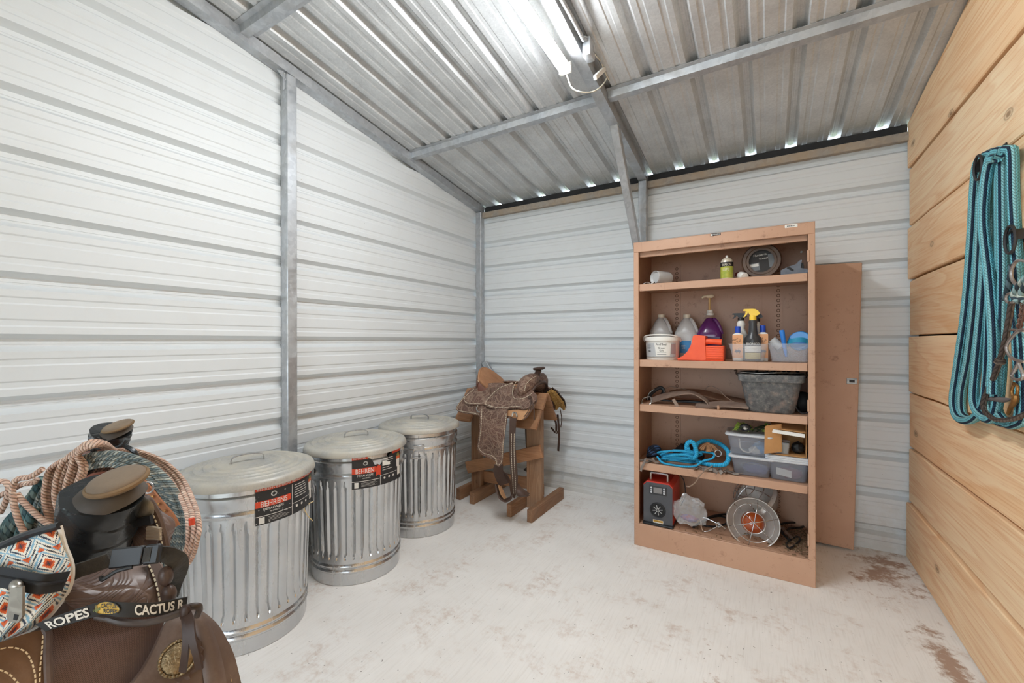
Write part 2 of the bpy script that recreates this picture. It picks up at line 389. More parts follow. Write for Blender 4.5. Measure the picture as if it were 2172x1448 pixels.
def solo(name, g, mats, label, cat, loc=None, group=None, kind=None, smooth=True, angle=40):
    """a thing that is one mesh; its origin sits at its base"""
    if loc is None:
        n = len(g.v); loc = Vector((sum(p.x for p in g.v)/n, sum(p.y for p in g.v)/n, min(p.z for p in g.v)))
    loc = Vector(loc); g.v = [p-loc for p in g.v]
    o = obj(name, g, mats, None, smooth, angle=angle); o.location = loc; MW[o.name] = Matrix.Translation(loc)
    o['label'] = label
    if cat: o['category'] = cat
    if group: o['group'] = group
    if kind: o['kind'] = kind
    return o
def stuff(o): o['kind'] = 'stuff'; return o
# ------------------------------------------------------------------ the shed
XL, XR, YB, YF = -2.37, .706, 3.343, -2.0
SL = .155
def zroof(y): return 2.54 + SL*(YB-y)
def zraf(y): return 2.475 + SL*(YB-y)
PAINT = m_wallpaint()
ROOFM = m_galv('galvanised_roof_sheet', (212, 214, 215), (224, 226, 227), .46, .55, 130)
STEEL = m_galv('galvanised_steel_tube', (186, 190, 195), (202, 206, 210), .34, .75, 45, .15)
CONC = m_concrete()
PLANK = m_wood('pine_plank', (242, 200, 154), (220, 152, 94), (250, 224, 186), 'Y', .8)
GRASS = mat('grass', (112, 122, 96), (140, 144, 120), scale=3, rough=.9)
o = obj('floor', G().box((XL-.001, YF-.1, -.12), (XR+.06, YB+.001, 0)), CONC, smooth=False); o['kind'] = 'structure'
o = obj('ground', G().box((-9, -9, -.3), (9, 10, -.125)), GRASS, smooth=False); o['kind'] = 'structure'
PER = .2286
def profile(t0, t1):
    """(t, depth) breakpoints of the ribbed sheet between t0 and t1; ribs centred on multiples of PER, depth outward"""
    out = []; k0 = math.floor(t0/PER)-1; k1 = math.ceil(t1/PER)+1
    for k in range(k0, k1):
        c = k*PER
        for q, d in ((-.033, 0), (-.014, .033), (-.006, .033), (-.005, .031), (.005, .031), (.006, .033), (.014, .033), (.033, 0), (.058, 0), (.064, .0035), (.082, .0035), (.088, 0), (.1406, 0), (.1466, .0035), (.1646, .0035), (.1706, 0)):
            out.append((c+q, d))
    pts = [p for p in out if t0 < p[0] < t1]
    return [(t0, 0.)]+pts+[(t1, 0.)]
def sheets(parent, lo, hi, ref, place, nl, name='panel', m=PAINT, width=.9144):
    """ribbed sheets side by side from lo to hi; place(t, depth, s) gives the point at s along"""
    k = math.floor((lo-ref)/width); t = ref+k*width
    while t < hi-.01:
        a, b = max(t, lo), min(t+width, hi); t += width
        if b-a < .02: continue
        pr = profile(a-ref+.1143, b-ref+.1143)  # joints fall between ribs
        g = G(); n = len(pr); vs = []; fs = []
        for i in range(nl+1):
            for q, d in pr: vs.append(place(q+ref-.1143, d, i/nl))
        for i in range(nl):
            for j in range(n-1): fs.append((i*n+j, i*n+j+1, (i+1)*n+j+1, (i+1)*n+j))
        g.add(vs, fs); obj(name, g, m, parent, smooth=False)
RZ = 2.4896+.031-.1143*2  # a flat between ribs on the walls
wl = thing('wall_left', None, None, (XL, YF, 0), kind='structure')
def plc(t, d, s):
    y = YF+(YB-YF)*s; z = min(t, zroof(y)+.012); return (XL-d, y, z)
sheets(wl, -.03, 3.37, RZ-.0, plc, 26)
wb = thing('wall_back', None, None, (XL, YB, 0), kind='structure')
sheets(wb, -.03, 2.47, RZ, lambda t, d, s: (XL-.02+(XR-XL+.08)*s, YB+d, t), 1)
wf = thing('wall_front', None, None, (XL, YF, 0), kind='structure')
sheets(wf, 2.25, 3.36, RZ, lambda t, d, s: (XL-.02+(XR-XL+.08)*s, YF-d, t), 1)
for x0, x1 in ((XL, -1.55), (.25, XR)):
    sheets(wf, -.03, 2.25, RZ, lambda t, d, s: (x0+(x1-x0)*s, YF-d, t), 1)
ce = thing('ceiling', None, None, (XL, YB, 2.5), kind='structure')
RX = .587-.1143
sheets(ce, XL-.04, XR+.06, RX, lambda t, d, s: (t, YB+.05+(YF-.1-YB-.11)*s, zroof(YB+.05+(YF-.1-YB-.11)*s)+d), 1, m=ROOFM)
# plank partition on the right
wr = thing('wall_right', None, None, (XR, YB, 0), kind='structure')
seams = [0, .331, .643, .965, 1.292, 1.617, 1.927, 2.265, 2.60, 2.93]
rnd = random.Random(3)
for i in range(len(seams)-1):
    z0, z1 = seams[i]+.004, seams[i+1]-.005-rnd.random()*.004
    yend = YB-.012-rnd.random()*.03; dx = [-.016, -.004, .002, -.006, .004, -.008, 0, -.006, 0][i]
    n = 40; vs = []; fs = []
    for k in range(n+1):
        y = yend+(YF-yend)*k/n
        w0 = (noise.noise(Vector((y*5, i*3.1, 0)))*.004+noise.noise(Vector((y*23, i*3.1, 2)))*.0015) if i else 0
        w1 = noise.noise(Vector((y*5, i*3.1+3.1, 0)))*.004+noise.noise(Vector((y*23, i*7.1+3.1, 5)))*.0025
        za, zb = z0+w0, min(z1+w1, zroof(y)-.012); za = min(za, zb-.001)
        x0, x1 = XR+dx+noise.noise(Vector((y*1.5, i*9., 4)))*.003, XR+.045
        c = .004
        for x, z in ((x0+c, za), (x0, za+c), (x0, zb-c), (x0+c, zb), (x1, zb), (x1, za)): vs.append((x, y, z))
    for k in range(n):
        for j in range(6): fs.append((k*6+j, k*6+(j+1) % 6, (k+1)*6+(j+1) % 6, (k+1)*6+j))
    fs.append((5, 4, 3, 2, 1, 0)); fs.append(tuple(n*6+j for j in range(6)))
    obj('plank', G().add(vs, fs), PLANK, wr, smooth=False)
obj('added_light_stop', G().box((XR+.047, YF, -.02), (XR+.06, YB+.02, 3.4)), mat('dark_light_stop', (60, 50, 40), rough=.8), wr, smooth=False)  # dark backing added behind the planks to keep sky out of the seams
# steel frame
def frame(name, g, label, cat, m=STEEL, group=None): return solo(name, g, m, label, cat, group=group, smooth=False)
frame('steel_post', G().box((XL+.002, 1.402, 0), (XL+.062, 1.462, zraf(1.43)-.0), .004), 'galvanised square steel post against the left wall between the trash cans', 'post')
frame('steel_post', G().box((XL+.002, 3.281, 0), (XL+.062, 3.341, zraf(3.31)), .004), 'galvanised steel post in the corner behind the saddle stand', 'post')
frame('steel_post', G().box((-.845, 3.281, 0), (-.785, 3.341, zraf(3.31)), .004), 'galvanised steel post on the back wall, mostly hidden behind the cabinet', 'post')
def rafter(x0, x1, ya, yb, h=.06):
    g = G(); vs = [(x, y, zraf(y)+d) for y in (ya, yb) for x in (x0, x1) for d in (0, h)]
    return g.add(vs, [(0, 1, 3, 2), (4, 6, 7, 5), (0, 4, 5, 1), (2, 3, 7, 6), (0, 2, 6, 4), (1, 5, 7, 3)])
frame('roof_rafter', rafter(XL+.002, XL+.064, YB, YF+.02), 'sloping galvanised steel rafter along the top of the left wall', 'rafter')
frame('roof_rafter', rafter(-.845, -.785, YB, YF+.02), 'sloping galvanised steel rafter beside the lit tube light', 'rafter')
def purlin(y, x0, x1):
    g = G(); zt = zroof(y)-.002; s = Vector((0, -1, SL)).normalized(); n = Vector((0, -SL, -1)).normalized()
    c = Vector((0, y, zt)); sec = [(-.055, .002), (-.03, .002), (-.02, .036), (.02, .036), (.03, .002), (.055, .002), (.055, 0), (-.055, 0)]
    vs = [Vector((x, 0, 0))+c+s*a+n*b for x in (x0, x1) for a, b in sec]
    k = len(sec); return g.add(vs, [(i, (i+1) % k, k+(i+1) % k, k+i) for i in range(k)]+[tuple(range(k)), tuple(range(2*k-1, k-1, -1))])
for y, x0, x1, lab in ((2.40, XL+.064, -.846, 'galvanised roof purlin running from the left wall rafter to the middle rafter'), (2.40, -.784, XR, 'galvanised roof purlin running from the middle rafter to the plank wall'), (1.18, XL+.064, -.846, 'galvanised roof purlin higher up the slope, beside the upper end of the left rafter'), (1.18, -.784, XR, 'upper galvanised roof purlin right of the middle rafter'), (-.04, XL+.064, XR, None)):
    f = frame('roof_purlin', purlin(y, x0, x1), lab or 'topmost roof purlin behind the doorway end', 'purlin', group='roof purlins')
frame('steel_brace', G().beam(PX(1303, 262, -.815)+Vector((0, 0, .0)), (-.815, 3.25, 1.80), .05, .05, (1, 0, 0)), 'diagonal galvanised brace from the middle rafter down to the wall behind the cabinet', 'brace')
frame('steel_brace', G().beam((XL+.085, 3.30, 1.07), (XL+.455, 3.30, .62), .05, .03, (0, 1, 0)), 'short diagonal grey brace in the corner behind the saddle', 'brace')
DUSTY = m_galv('dusty_header', (150, 148, 146), (176, 172, 166), .5, .5, 45, .8, (176, 156, 132))
frame('trim_1', G().box((XL+.062, YB-.042, 2.425), (-.846, YB, 2.475), .003), 'dusty steel header along the top of the back wall towards the corner', None, DUSTY)['kind'] = 'structure'
frame('trim_2', G().box((-.784, YB-.042, 2.425), (XR-.002, YB, 2.475), .003), 'dusty steel header along the top of the back wall above the cabinet', None, DUSTY)['kind'] = 'structure'
BLACK = mat('black_rubber', (34, 34, 36), (46, 46, 48), rough=.7)
frame('trim_3', G().box((XL+.062, YB+.005, 2.474), (XR-.002, YB+.028, 2.535), .0), 'dark foam closure strip under the roof edge', None, BLACK)['kind'] = 'structure'
# gusset at the head of the left post
t = thing('gusset_plate', 'small bolted steel gusset plate at the head of the left wall post', 'bracket', (XL+.05, 1.39, 2.7))
gp = [PX(u, v, XL+.05) for u, v in ((588, 147), (600, 150), (613, 163), (613, 178), (601, 191), (601, 165))]
g = G(); g.add(gp+[p-Vector((.004, 0, 0)) for p in gp], [(0, 1, 2, 3, 4, 5), (11, 10, 9, 8, 7, 6)]+[(i, (i+1) % 6, 6+(i+1) % 6, 6+i) for i in range(6)])
obj('plate', g, STEEL, t, smooth=False)
for u, v in ((594, 153), (603, 156), (605, 169), (608, 174)):
    c = PX(u, v, XL+.05); obj('bolt', G().lathe([(0, .006), (.004, .006), (.007, .003), (.007, 0)], 8, c, M=Matrix.Rotation(PI/2, 4, 'Y')), STEEL, t)
# tube light
t = thing('tube_light', 'lit white tube light with a hanging white cord under the metal roof', 'light', (-.875, 1.98, 2.6))
LED = mat('lit_diffuser', (255, 255, 255), emit=((.94, .975, 1), LED_STRENGTH)); WHITEPL = mat('white_plastic', (232, 230, 224), rough=.4)
yA, yB_ = .76, 1.98
def tube_pt(x, y, d): return Vector((-.875+x, y, 2.668+.05*(1.98-y)-d))
g = G(); prof = [(.030*math.cos(a), .033+.026*math.sin(a)) for a in [PI*1.08-(PI*1.16)*k/18 for k in range(19)]]
n = len(prof); g.add([tube_pt(x, y, d) for y in (yA, yB_) for x, d in prof], [(i, i+1, n+i+1, n+i) for i in range(n-1)]+[tuple(range(n)), tuple(range(2*n-1, n-1, -1))]); obj('diffuser', g, LED, t, smooth=False)
g = G(); g.add([tube_pt(x, y, d) for y in (yA, yB_) for x, d in ((-.016, .004), (.016, .004), (.031, .034), (-.031, .034))], [(0, 1, 5, 4), (1, 2, 6, 5), (2, 3, 7, 6), (3, 0, 4, 7), (0, 3, 2, 1), (4, 5, 6, 7)]); obj('housing', g, WHITEPL, t, smooth=False)
for y in (.9, 1.85): obj('hanger_wire', G().tube([tube_pt(0, y, .004), Vector((-.875, y, zroof(y)-.001))], .0012, 6), WHITEPL, t)
for y in (yA-.014, yB_):
    g = G().add([tube_pt(x, yy, d) for yy in (y, y+.014) for x, d in ((-.031, .004), (.031, .004), (.031, .054), (-.031, .054))], [(0, 1, 5, 4), (1, 2, 6, 5), (2, 3, 7, 6), (3, 0, 4, 7), (0, 3, 2, 1), (4, 5, 6, 7)])
    obj('end_cap', g, WHITEPL, t, smooth=False)
CORD = mat('white_cord', (226, 222, 208), rough=.5)
pl = lambda L, x: [PX(u, v, x) for u, v in L]
a = [tube_pt(0, yB_+.014, .03)]
obj('cord', G().tube(catmull(a+[PX(1204, 165, -.87), PX(1213, 186, -.84), PX(1232, 195, -.80), PX(1258, 194, -.765), PX(1278, 180, -.75), PX(1288, 160, -.75), PX(1282, 138, -.75), PX(1272, 112, -.75), PX(1262, 95, -.75), PX(1262, 92, -.757)], 6), .0035, 7), CORD, t)
obj('cord', G().tube(catmull(pl([(1258, 96), (1260, 112), (1270, 126), (1281, 136), (1296, 162), (1292, 170), (1282, 150), (1276, 130), (1282, 104), (1277, 88), (1270, 86)], -.748), 6), .003, 7), CORD, t)
g = G(); d = (PX(1282, 146, -.745)-PX(1262, 165, -.745)); z = d.normalized(); x = Vector((1, 0, 0)); y = z.cross(x); Mx = Matrix((x, y, z)).transposed().to_4x4(); Mx.translation = PX(1262, 165, -.745)
g.box((-.009, -.012, 0), (.009, .012, d.length), .005, Mx); obj('inline_switch', g, WHITEPL, t)
t = thing('junction_box', 'small galvanised electrical box with flexible conduit on the rafter beside the light', 'electrical box', (-.76, 2.2, 2.6))
c = PX(1250, 105, -.745); g = G(); g.box(c-Vector((.024, .034, .045)), c+Vector((.018, .034, .045)), .006); obj('box', g, STEEL, t)
cu = [PX(1238, 86, -.755), PX(1232, 74, -.757), PX(1212, 36, -.757), PX(1192, 0, -.757), PX(1160, -60, -.757)]
pts = catmull(cu, 24); obj('conduit', G().tube(pts, [.0088+.0012*math.sin(i*1.9) for i in range(len(pts))], 10), STEEL, t)
obj('box_connector', G().lathe([(.012, 0), (.012, .014), (.015, .014), (.015, .022), (.011, .022)], 12, PX(1240, 90, -.755)), STEEL, t)
obj('mounting_plate', G().box(c+Vector((-.028, -.012, .02)), c+Vector((-.024, .03, .085)), .0), STEEL, t, smooth=False)
obj('receptacle', G().box(c+Vector((.018, .006, -.012)), c+Vector((.021, .026, .02)), .001), STEEL, t)
# ------------------------------------------------------------------ galvanised trash cans
def m_can():
    t = NT('galvanised_can'); v = t.coord('Object')
    col = t.ramp(t.noise(v, 4, 5, .6), [(.3, sc((190, 192, 194))), (.7, sc((212, 213, 214)))])
    d = t.ramp(t.noise(t.coord('Object', (20, 20, 2.2)), 1.4, 6, .7), [(.5, (0, 0, 0)), (.8, (1, 1, 1))])
    t.bump(t.noise(v, 9, 2), .05, .01)
    return t.out(t.mix(t.math('MULTIPLY', d, .3), col, sc((196, 190, 180))), t.math('MULTIPLY_ADD', d, .25, .2), .95)
CAN = m_can()
LIDM = m_galv('dusty_galvanised_lid', (176, 178, 178), (196, 197, 196), .36, .75, 150, .85, (198, 192, 178))
WIRE = m_galv('galvanised_wire', (168, 172, 176), (198, 200, 204), .3, .9, 80)
STK = mat('black_sticker', (38, 38, 40), (44, 44, 46), rough=.4); STKR = mat('red_sticker_print', (214, 74, 44), rough=.4); STKW = mat('white_sticker_print', (226, 224, 218), rough=.5)
STKG = mat('green_sticker_print', (92, 128, 70), (150, 120, 70), scale=120, rough=.5); STKO = mat('orange_sticker_print', (206, 104, 60), rough=.5)
def can_r(z): return .234+.02*min(1, z/.6)
_prof = [(0, 0), (.225, .006), (.232, 0), (.236, .003)]
def bead(z, h, w): return [(can_r(z-w)+0, z-w), (can_r(z)+h*.7, z-w*.5), (can_r(z)+h, z), (can_r(z)+h*.7, z+w*.5), (can_r(z+w), z+w)]
_prof += [(can_r(.045), .045)]+bead(.072, .006, .012)+bead(.1, .006, .012)+[(can_r(.128), .128), (can_r(.134), .134)]
_prof += [(can_r(z), z) for z in (.145, .155, .165, .18, .24, .30, .36, .42, .46, .49, .505, .515, .525)]+[(can_r(.545), .545)]+bead(.572, .007, .014)+[(can_r(.595), .595), (can_r(.612)+.006, .612), (can_r(.64)+.007, .64), (can_r(.648), .648), (can_r(.672), .672), (can_r(.676)+.006, .676), (can_r(.684)+.006, .684)]
def flute(an, z, r):
    if z < .134 or z > .535: return r
    e = min(1, (z-.134)/.045, (.535-z)/.04); q = abs(((an*36/(2*PI)) % 1)-.5)*2   # 0 at groove centre .. 1
    w = .52*e
    return r-.0085*max(0, 1-q/w) if w > .01 else r
def curve(c, r, a, z): return Vector((c[0]+r*math.cos(a), c[1]+r*math.sin(a), z))
def make_can(c, label, handle_angs, lid_rz, tilt=(0, 0), dz=0.):
    t = thing('trash_can', label, 'trash can', (c[0], c[1], 0), group='galvanised trash cans along the left wall')
    Mz = Matrix.Translation((c[0], c[1], 0)) @ Matrix.Rotation(lid_rz*.37, 4, 'Z')
    obj('can_body', G().lathe(_prof, 288, (0, 0, 0), flute, Mz), CAN, t, angle=24)
    sa = handle_angs[0]
    obj('seam', G().tube([curve(c, can_r(z)+.0005, sa, z) for z in (.01, .12, .3, .5, .66)], .003, 6), CAN, t)
    Ml = Matrix.Translation((c[0], c[1], .674)) @ Matrix.Rotation(tilt[0], 4, 'X') @ Matrix.Rotation(tilt[1], 4, 'Y')
    pr = [(.262, .004), (.272, -.004), (.276, -.002), (.277, .004), (.272, .018), (.268, .026), (.258, .031)]
    for k, r in enumerate((.225, .19, .155, .12)): pr += [(r+.015, .0322+.004*k), (r+.010, .0385+.004*k), (r+.004, .0385+.004*k), (r-.001, .0340+.004*k)]
    pr += [(.09, .049), (.04, .051), (0, .051)]
    lid = obj('lid', G().lathe(pr, 96, M=Ml), LIDM, t, angle=50)
    Mh = Ml @ Matrix.Rotation(lid_rz, 4, 'Z')
    hp = [(-.062, 0, .050), (-.06, 0, .068), (-.045, 0, .079), (0, 0, .083), (.045, 0, .079), (.06, 0, .068), (.062, 0, .050)]
    obj('lid_handle', G().strap([Mh @ Vector(p) for p in hp], .017, .0035, Mh.to_3x3() @ Vector((0, 1, 0))), WIRE, lid)
    for a in handle_angs:
        o_ = Vector((math.cos(a), math.sin(a), 0)); s_ = Vector((-math.sin(a), math.cos(a), 0)); r0 = can_r(.6)+.004; b = Vector((c[0], c[1], 0))
        g = G(); Mh2 = Matrix((s_, o_, Vector((0, 0, 1)))).transposed().to_4x4(); Mh2.translation = b+o_*r0+Vector((0, 0, .583))
        g.box((-.035, -.002, -.012), (.035, .004, .02), .002, Mh2)
        pl_ = obj('handle_plate', g, WIRE, t)
        P_ = [(-.03, .006, .0), (-.033, .012, -.02), (-.042, .014, -.05), (-.036, .015, -.058), (.036, .015, -.058), (.042, .014, -.05), (.033, .012, -.02), (.03, .006, .0)]
        obj('bail', G().tube([Mh2 @ Vector(p) for p in catmull(P_, 3)], .0032, 7), WIRE, pl_)
    return t
C1, C2, C3 = (-2.02, 1.04), (-2.02, 1.635), (-2.085, 2.22)
can1 = make_can(C1, 'galvanised trash can with worn black label, beside the saddle and coiled ropes', (math.radians(52), math.radians(232)), math.radians(70))
can2 = make_can(C2, 'galvanised trash can with torn black label, middle one of the row', (math.radians(80), math.radians(260)), math.radians(60), (.01, .0))
can3 = make_can(C3, 'galvanised trash can without a label, next to the wooden saddle stand', (math.radians(-48), math.radians(132)), math.radians(20), (.0, -.012))
def label(c, t, a0, a1, z0, z1, torn):
    R0 = can_r(.6)+.0085; W = (a1-a0)*R0; H = z1-z0; rr = random.Random(5+int(torn))
    def wp(p, off=0.): a = a0+(p[0])/R0; return Vector((c[0]+(R0+off+(p[2] if len(p) > 2 else 0))*math.cos(a), c[1]+(R0+off+(p[2] if len(p) > 2 else 0))*math.sin(a), z0+p[1]))
    def edge(s):  # how far up the sticker reaches at s (0..1)
        if not torn: return 1.
        q = [(0, 1), (.24, 1), (.27, .9), (.33, .86), (.38, .66), (.47, .58), (.52, .70), (.6, .62), (.66, .74), (.62, .88), (.69, .92), (.72, 1), (1, 1)]
        for i in range(len(q)-1):
            if q[i][0] <= s <= q[i+1][0]: f = (s-q[i][0])/max(1e-6, q[i+1][0]-q[i][0]); return q[i][1]+(q[i+1][1]-q[i][1])*f
        return 1.
    def band(s0, s1, v0, v1, off, n=28):
        def fn(u, v): s = s0+(s1-s0)*u; e = edge(s); hi = min(v1, e); lo = min(v0, hi); return wp((s*W, (lo+(hi-lo)*v)*H), off)
        return G().sheet(fn, n, 1, 0.0003)
    st = obj('sticker', band(0, 1, 0, 1, .0012, 60), STK, t, smooth=False)
    obj('sticker_band', band(0, .26 if torn else 1, .9, 1, .0016), STKR, st, smooth=False)
    if torn: obj('sticker_band', band(.74, 1, .9, 1, .0016), STKR, st, smooth=False)
    obj('sticker_band', band(.0, .46 if not torn else .40, .46, .63, .0016), STKR, st, smooth=False)
    def txt(s, v, size, body, fit, m=STKW, off=.0022): obj('lettering', G().text(body, size*H, None, .0002, fit*W, lambda p: wp((s*W+p.x, v*H+p.y, p.z+off))), m, st, smooth=False)
    txt(.06, .475, .2, 'BEHREN' if torn else 'BEHRENS', .30 if torn else .34); txt(.09, .37, .09, 'METALWARE', .26); txt(.17, .30, .05, 'MINNESOTA', .13)
    txt(.02, .915, .085, 'BEHRENS' if torn else 'BEHRENS BEHRENS BEHRENS BEHRENS', .2 if torn else .9)
    g = G()
    def bar(s0, v0, s1, v1, off=.0016):
        g.sheet(lambda u, v: wp(((s0+(s1-s0)*u)*W, (v0+(v1-v0)*v)*H), off+.0004), 8, 1, .0002)
    bar(.475, 0, .482, .56 if torn else .86); bar(0, .22, .475, .235); bar(.482, .3, .86, .312)
    for k in range(6): bar(.52, .80-k*.07, .52+rr.uniform(.14, .26), .815-k*.07)
    for k in range(4): bar(.15, .17-k*.035, .15+rr.uniform(.18, .3), .175-k*.035)
    bar(.04, .03, .105, .2); bar(.88, .14, .965, .42)
    for k in range(3):
        s, v = .56+.1*k, .2
        g.add([wp(((s)*W+.006*math.cos(q*PI/5), v*H+.006*math.sin(q*PI/5)), .002) for q in range(10)], [tuple(range(10))])
    if not torn:
        for k in range(40):
            s, v = rr.random()*.96, rr.random()*.8; w_ = rr.uniform(.004, .016); bar(s, v, s+w_, v+rr.uniform(.005, .02))
    obj('sticker_print', stuff_g(g), STKW, st, smooth=False)['kind'] = 'stuff'
    g = G(); s, v = .22, .77
    for rad in (.011, .008): g.tube([wp((s*W+rad*math.cos(q*PI/8), v*H+rad*math.sin(q*PI/8)*.9), .002) for q in range(17)], .0008, 5)
    obj('emblem', g, STKW, st)['kind'] = 'stuff'
    pic = G().sheet(lambda u, v: wp(((.85+.11*u+.012*(1-v)*(1-2*u))*W, (.42+.25*v)*H), .0018), 6, 2, .0003); obj('printed_pail', pic, STKW, st, smooth=False)
    obj('printed_vegetables', G().sheet(lambda u, v: wp(((.85+.115*u)*W, (.67+.11*v-.04*abs(u-.5))*H), .0018), 6, 2, .0003), STKO, st, smooth=False)
    obj('printed_leaves', G().sheet(lambda u, v: wp(((.865+.085*u)*W, (.77+.1*v-.06*abs(u-.5))*H), .0018), 6, 2, .0003), STKG, st, smooth=False)
    if torn:
        g = G(); g.sheet(lambda u, v: wp(((.395+.09*u)*W, (.36+.3*v-.08*abs(u-.5))*H, .006*v*(1-u)), .0022), 4, 4, .0004); obj('peeled_flap', g, STKR, st)
        g = G(); g.sheet(lambda u, v: wp(((.52+.13*u)*W, (.60+.16*v*(1-.5*u))*H, .01*u), .002), 4, 4, .0004); obj('peeled_flap', g, STKW, st)
def stuff_g(g): return g
label(C1, can1, math.radians(-21.7), math.radians(46), .520, .672, False)
label(C2, can2, math.radians(-44), math.radians(22), .505, .672, True)
STRAWM = mat('straw_twine', (206, 180, 130), (226, 206, 160), scale=40, rough=.8)
a = curve(C1, .275, math.radians(44), .52)
solo('twine_strand', G().tube(catmull([a, PX(646, 1075, -1.80), PX(652, 1092, -1.80), PX(663, 1104, -1.80)], 5), .0022, 5), STRAWM, 'short frayed strand of straw twine hanging beside the worn can label', 'twine', group=None)
# ------------------------------------------------------------------ steel cabinet
def loft(g, rings, cap0=True, cap1=True):
    n = len(rings[0]); vs = [p for r in rings for p in r]; fs = []
    uv = [(j/n, i/max(1, len(rings)-1)) for i in range(len(rings)) for j in range(n)]
    for i in range(len(rings)-1):
        for j in range(n): fs.append((i*n+j, i*n+(j+1) % n, (i+1)*n+(j+1) % n, (i+1)*n+j))
    if cap0: fs.append(tuple(range(n-1, -1, -1)))
    if cap1: fs.append(tuple((len(rings)-1)*n+j for j in range(n)))
    return g.add(vs, fs, uv)
def rrect(c, w, d, r, z, k=5):
    out = []; r = min(r, w/2-1e-4, d/2-1e-4)
    for sx, sy, a0 in ((1, 1, 0), (-1, 1, PI/2), (-1, -1, PI), (1, -1, 1.5*PI)):
        for i in range(k+1):
            a = a0+PI/2*i/k; out.append(Vector((c[0]+sx*(w/2-r)+r*math.cos(a), c[1]+sy*(d/2-r)+r*math.sin(a), z)))
    return out
def MF(p, rz=0, tilt=0):
    """frame at p whose local x is world x, local y is up and local z looks towards -y (out of the cabinet)"""
    p = Vector(p); return Matrix.Translation(p) @ Matrix.Rotation(rz, 4, 'Z') @ Matrix(((1, 0, 0, 0), (0, 0, -1, 0), (0, 1, 0, 0), (0, 0, 0, 1))) @ Matrix.Rotation(tilt, 4, 'Z')
def quad(g, M, x0, y0, x1, y1, d=.0008): return g.box((x0, y0, 0), (x1, y1, d), 0, M)
def m_cab():
    t = NT('tan_cabinet_enamel'); v = t.coord('Object')
    col = t.ramp(t.noise(v, 2.5, 5), [(.3, sc((184, 143, 116))), (.7, sc((198, 158, 131)))])
    r1 = t.ramp(t.noise(v, 16, 9, .78), [(.57, (0, 0, 0)), (.70, (1, 1, 1))]); col = t.mix(t.math('MULTIPLY', r1, .6), col, sc((118, 74, 50)))
    dr = t.ramp(t.noise(t.coord('Object', (26, 26, 1.2)), 1.6, 5, .7), [(.62, (0, 0, 0)), (.74, (1, 1, 1))]); col = t.mix(t.math('MULTIPLY', dr, .35), col, sc((124, 84, 58)))
    sp = t.ramp(t.noise(v, 120, 2), [(.73, (0, 0, 0)), (.76, (1, 1, 1))]); col = t.mix(t.math('MULTIPLY', sp, .7), col, sc((70, 46, 34)))
    return t.out(col, .42, 0)
TAN = m_cab()
CX0, CX1, CY0, CY1, CH = -.716, .207, 2.665, 3.12, 1.875
cab = thing('storage_cabinet', 'tall tan metal storage cabinet without doors, filled with stable supplies', 'cabinet', ((CX0+CX1)/2, (CY0+CY1)/2, 0))
def cpart(name, *boxes, bev=.002, m=TAN, parent=None):
    g = G()
    for lo, hi in boxes: g.box(lo, hi, bev)
    return obj(name, g, m, parent or cab, smooth=False)
cpart('side_panel', ((CX0, CY0+.002, 0), (CX0+.004, CY1, CH)), bev=0); cpart('side_panel', ((CX1-.004, CY0+.002, 0), (CX1, CY1, CH)), bev=0)
cpart('door_jamb', ((CX0, CY0, .137), (CX0+.03, CY0+.022, CH-.062))); cpart('door_jamb', ((CX1-.03, CY0, .137), (CX1, CY0+.022, CH-.062)))
cpart('back_panel', ((CX0, CY1-.004, 0), (CX1, CY1, CH)), bev=0)
cpart('header', ((CX0, CY0, CH-.062), (CX1, CY0+.02, CH)))
cpart('header_lip', ((CX0+.03, CY0+.03, CH-.09), (CX1-.03, CY0+.045, CH-.058)))
cpart('top_panel', ((CX0, CY0, CH-.003), (CX1, CY1, CH)), bev=0)
cpart('plinth', ((CX0, CY0, 0), (CX1, CY0+.02, .137)))
SH = (1.615, 1.148, .872, .512)
cpart('bottom_shelf', ((CX0+.004, CY0+.02, .117), (CX1-.004, CY1-.004, .137)))
for z in SH:
    s = cpart('shelf', ((CX0+.006, CY0+.0265, z-.012), (CX1-.006, CY1-.013, z)))
    cpart('shelf_lip', ((CX0+.032, CY0+.012, z-.042), (CX1-.032, CY0+.026, z+.0006)), parent=s)
DARK = mat('dark_slot', (128, 96, 76), rough=.8)
for u in (1436, 1651):
    x = PY(u, 760, CY1-.01).x
    st = cpart('shelf_standard', ((x-.022, CY1-.012, .15), (x+.022, CY1-.004, 1.80)), bev=0)
    g = G(); z = .18
    while z < 1.78:
        g.lathe([(.0065, 0), (.0085, .0016), (.0105, 0)], 12, M=MF((x, CY1-.0121, z))); z += .031
    stuff(obj('slots', g, DARK, st, smooth=False))
for z in (1.70, .93, .24):
    obj('hinge', G().box((CX1-.034, CY0-.004, z-.03), (CX1-.024, CY0+.01, z+.03), .002), TAN, cab, smooth=False)
WLAB = mat('white_label', (228, 226, 220), rough=.5); BLK = mat('black_print', (32, 32, 34), rough=.5); GRYP = mat('grey_print', (120, 122, 124), rough=.5)
p = PY(1678, 479, CY0); g = G(); g.prism([(-.026, -.008), (.026, -.008), (.028, -.006), (.028, .006), (.026, .008), (-.026, .008), (-.028, .006), (-.028, -.006)], .001, MF(p))
lb = obj('asset_label', g, WLAB, cab, smooth=False); g = G()
for k in range(12): quad(g, MF(p-Vector((0, .001, 0))), -.018+k*.003, -.003, -.018+k*.003+.0014+.0008*(k % 3 == 0), .003, .0004)
obj('label_print', g, BLK, lb, smooth=False)['kind'] = 'stuff'
p = PY(1518, 497, CY0); g = G(); quad(g, MF(p), -.026, -.007, .026, .007, .001); pl_ = obj('name_plate', g, BLK, cab, smooth=False)
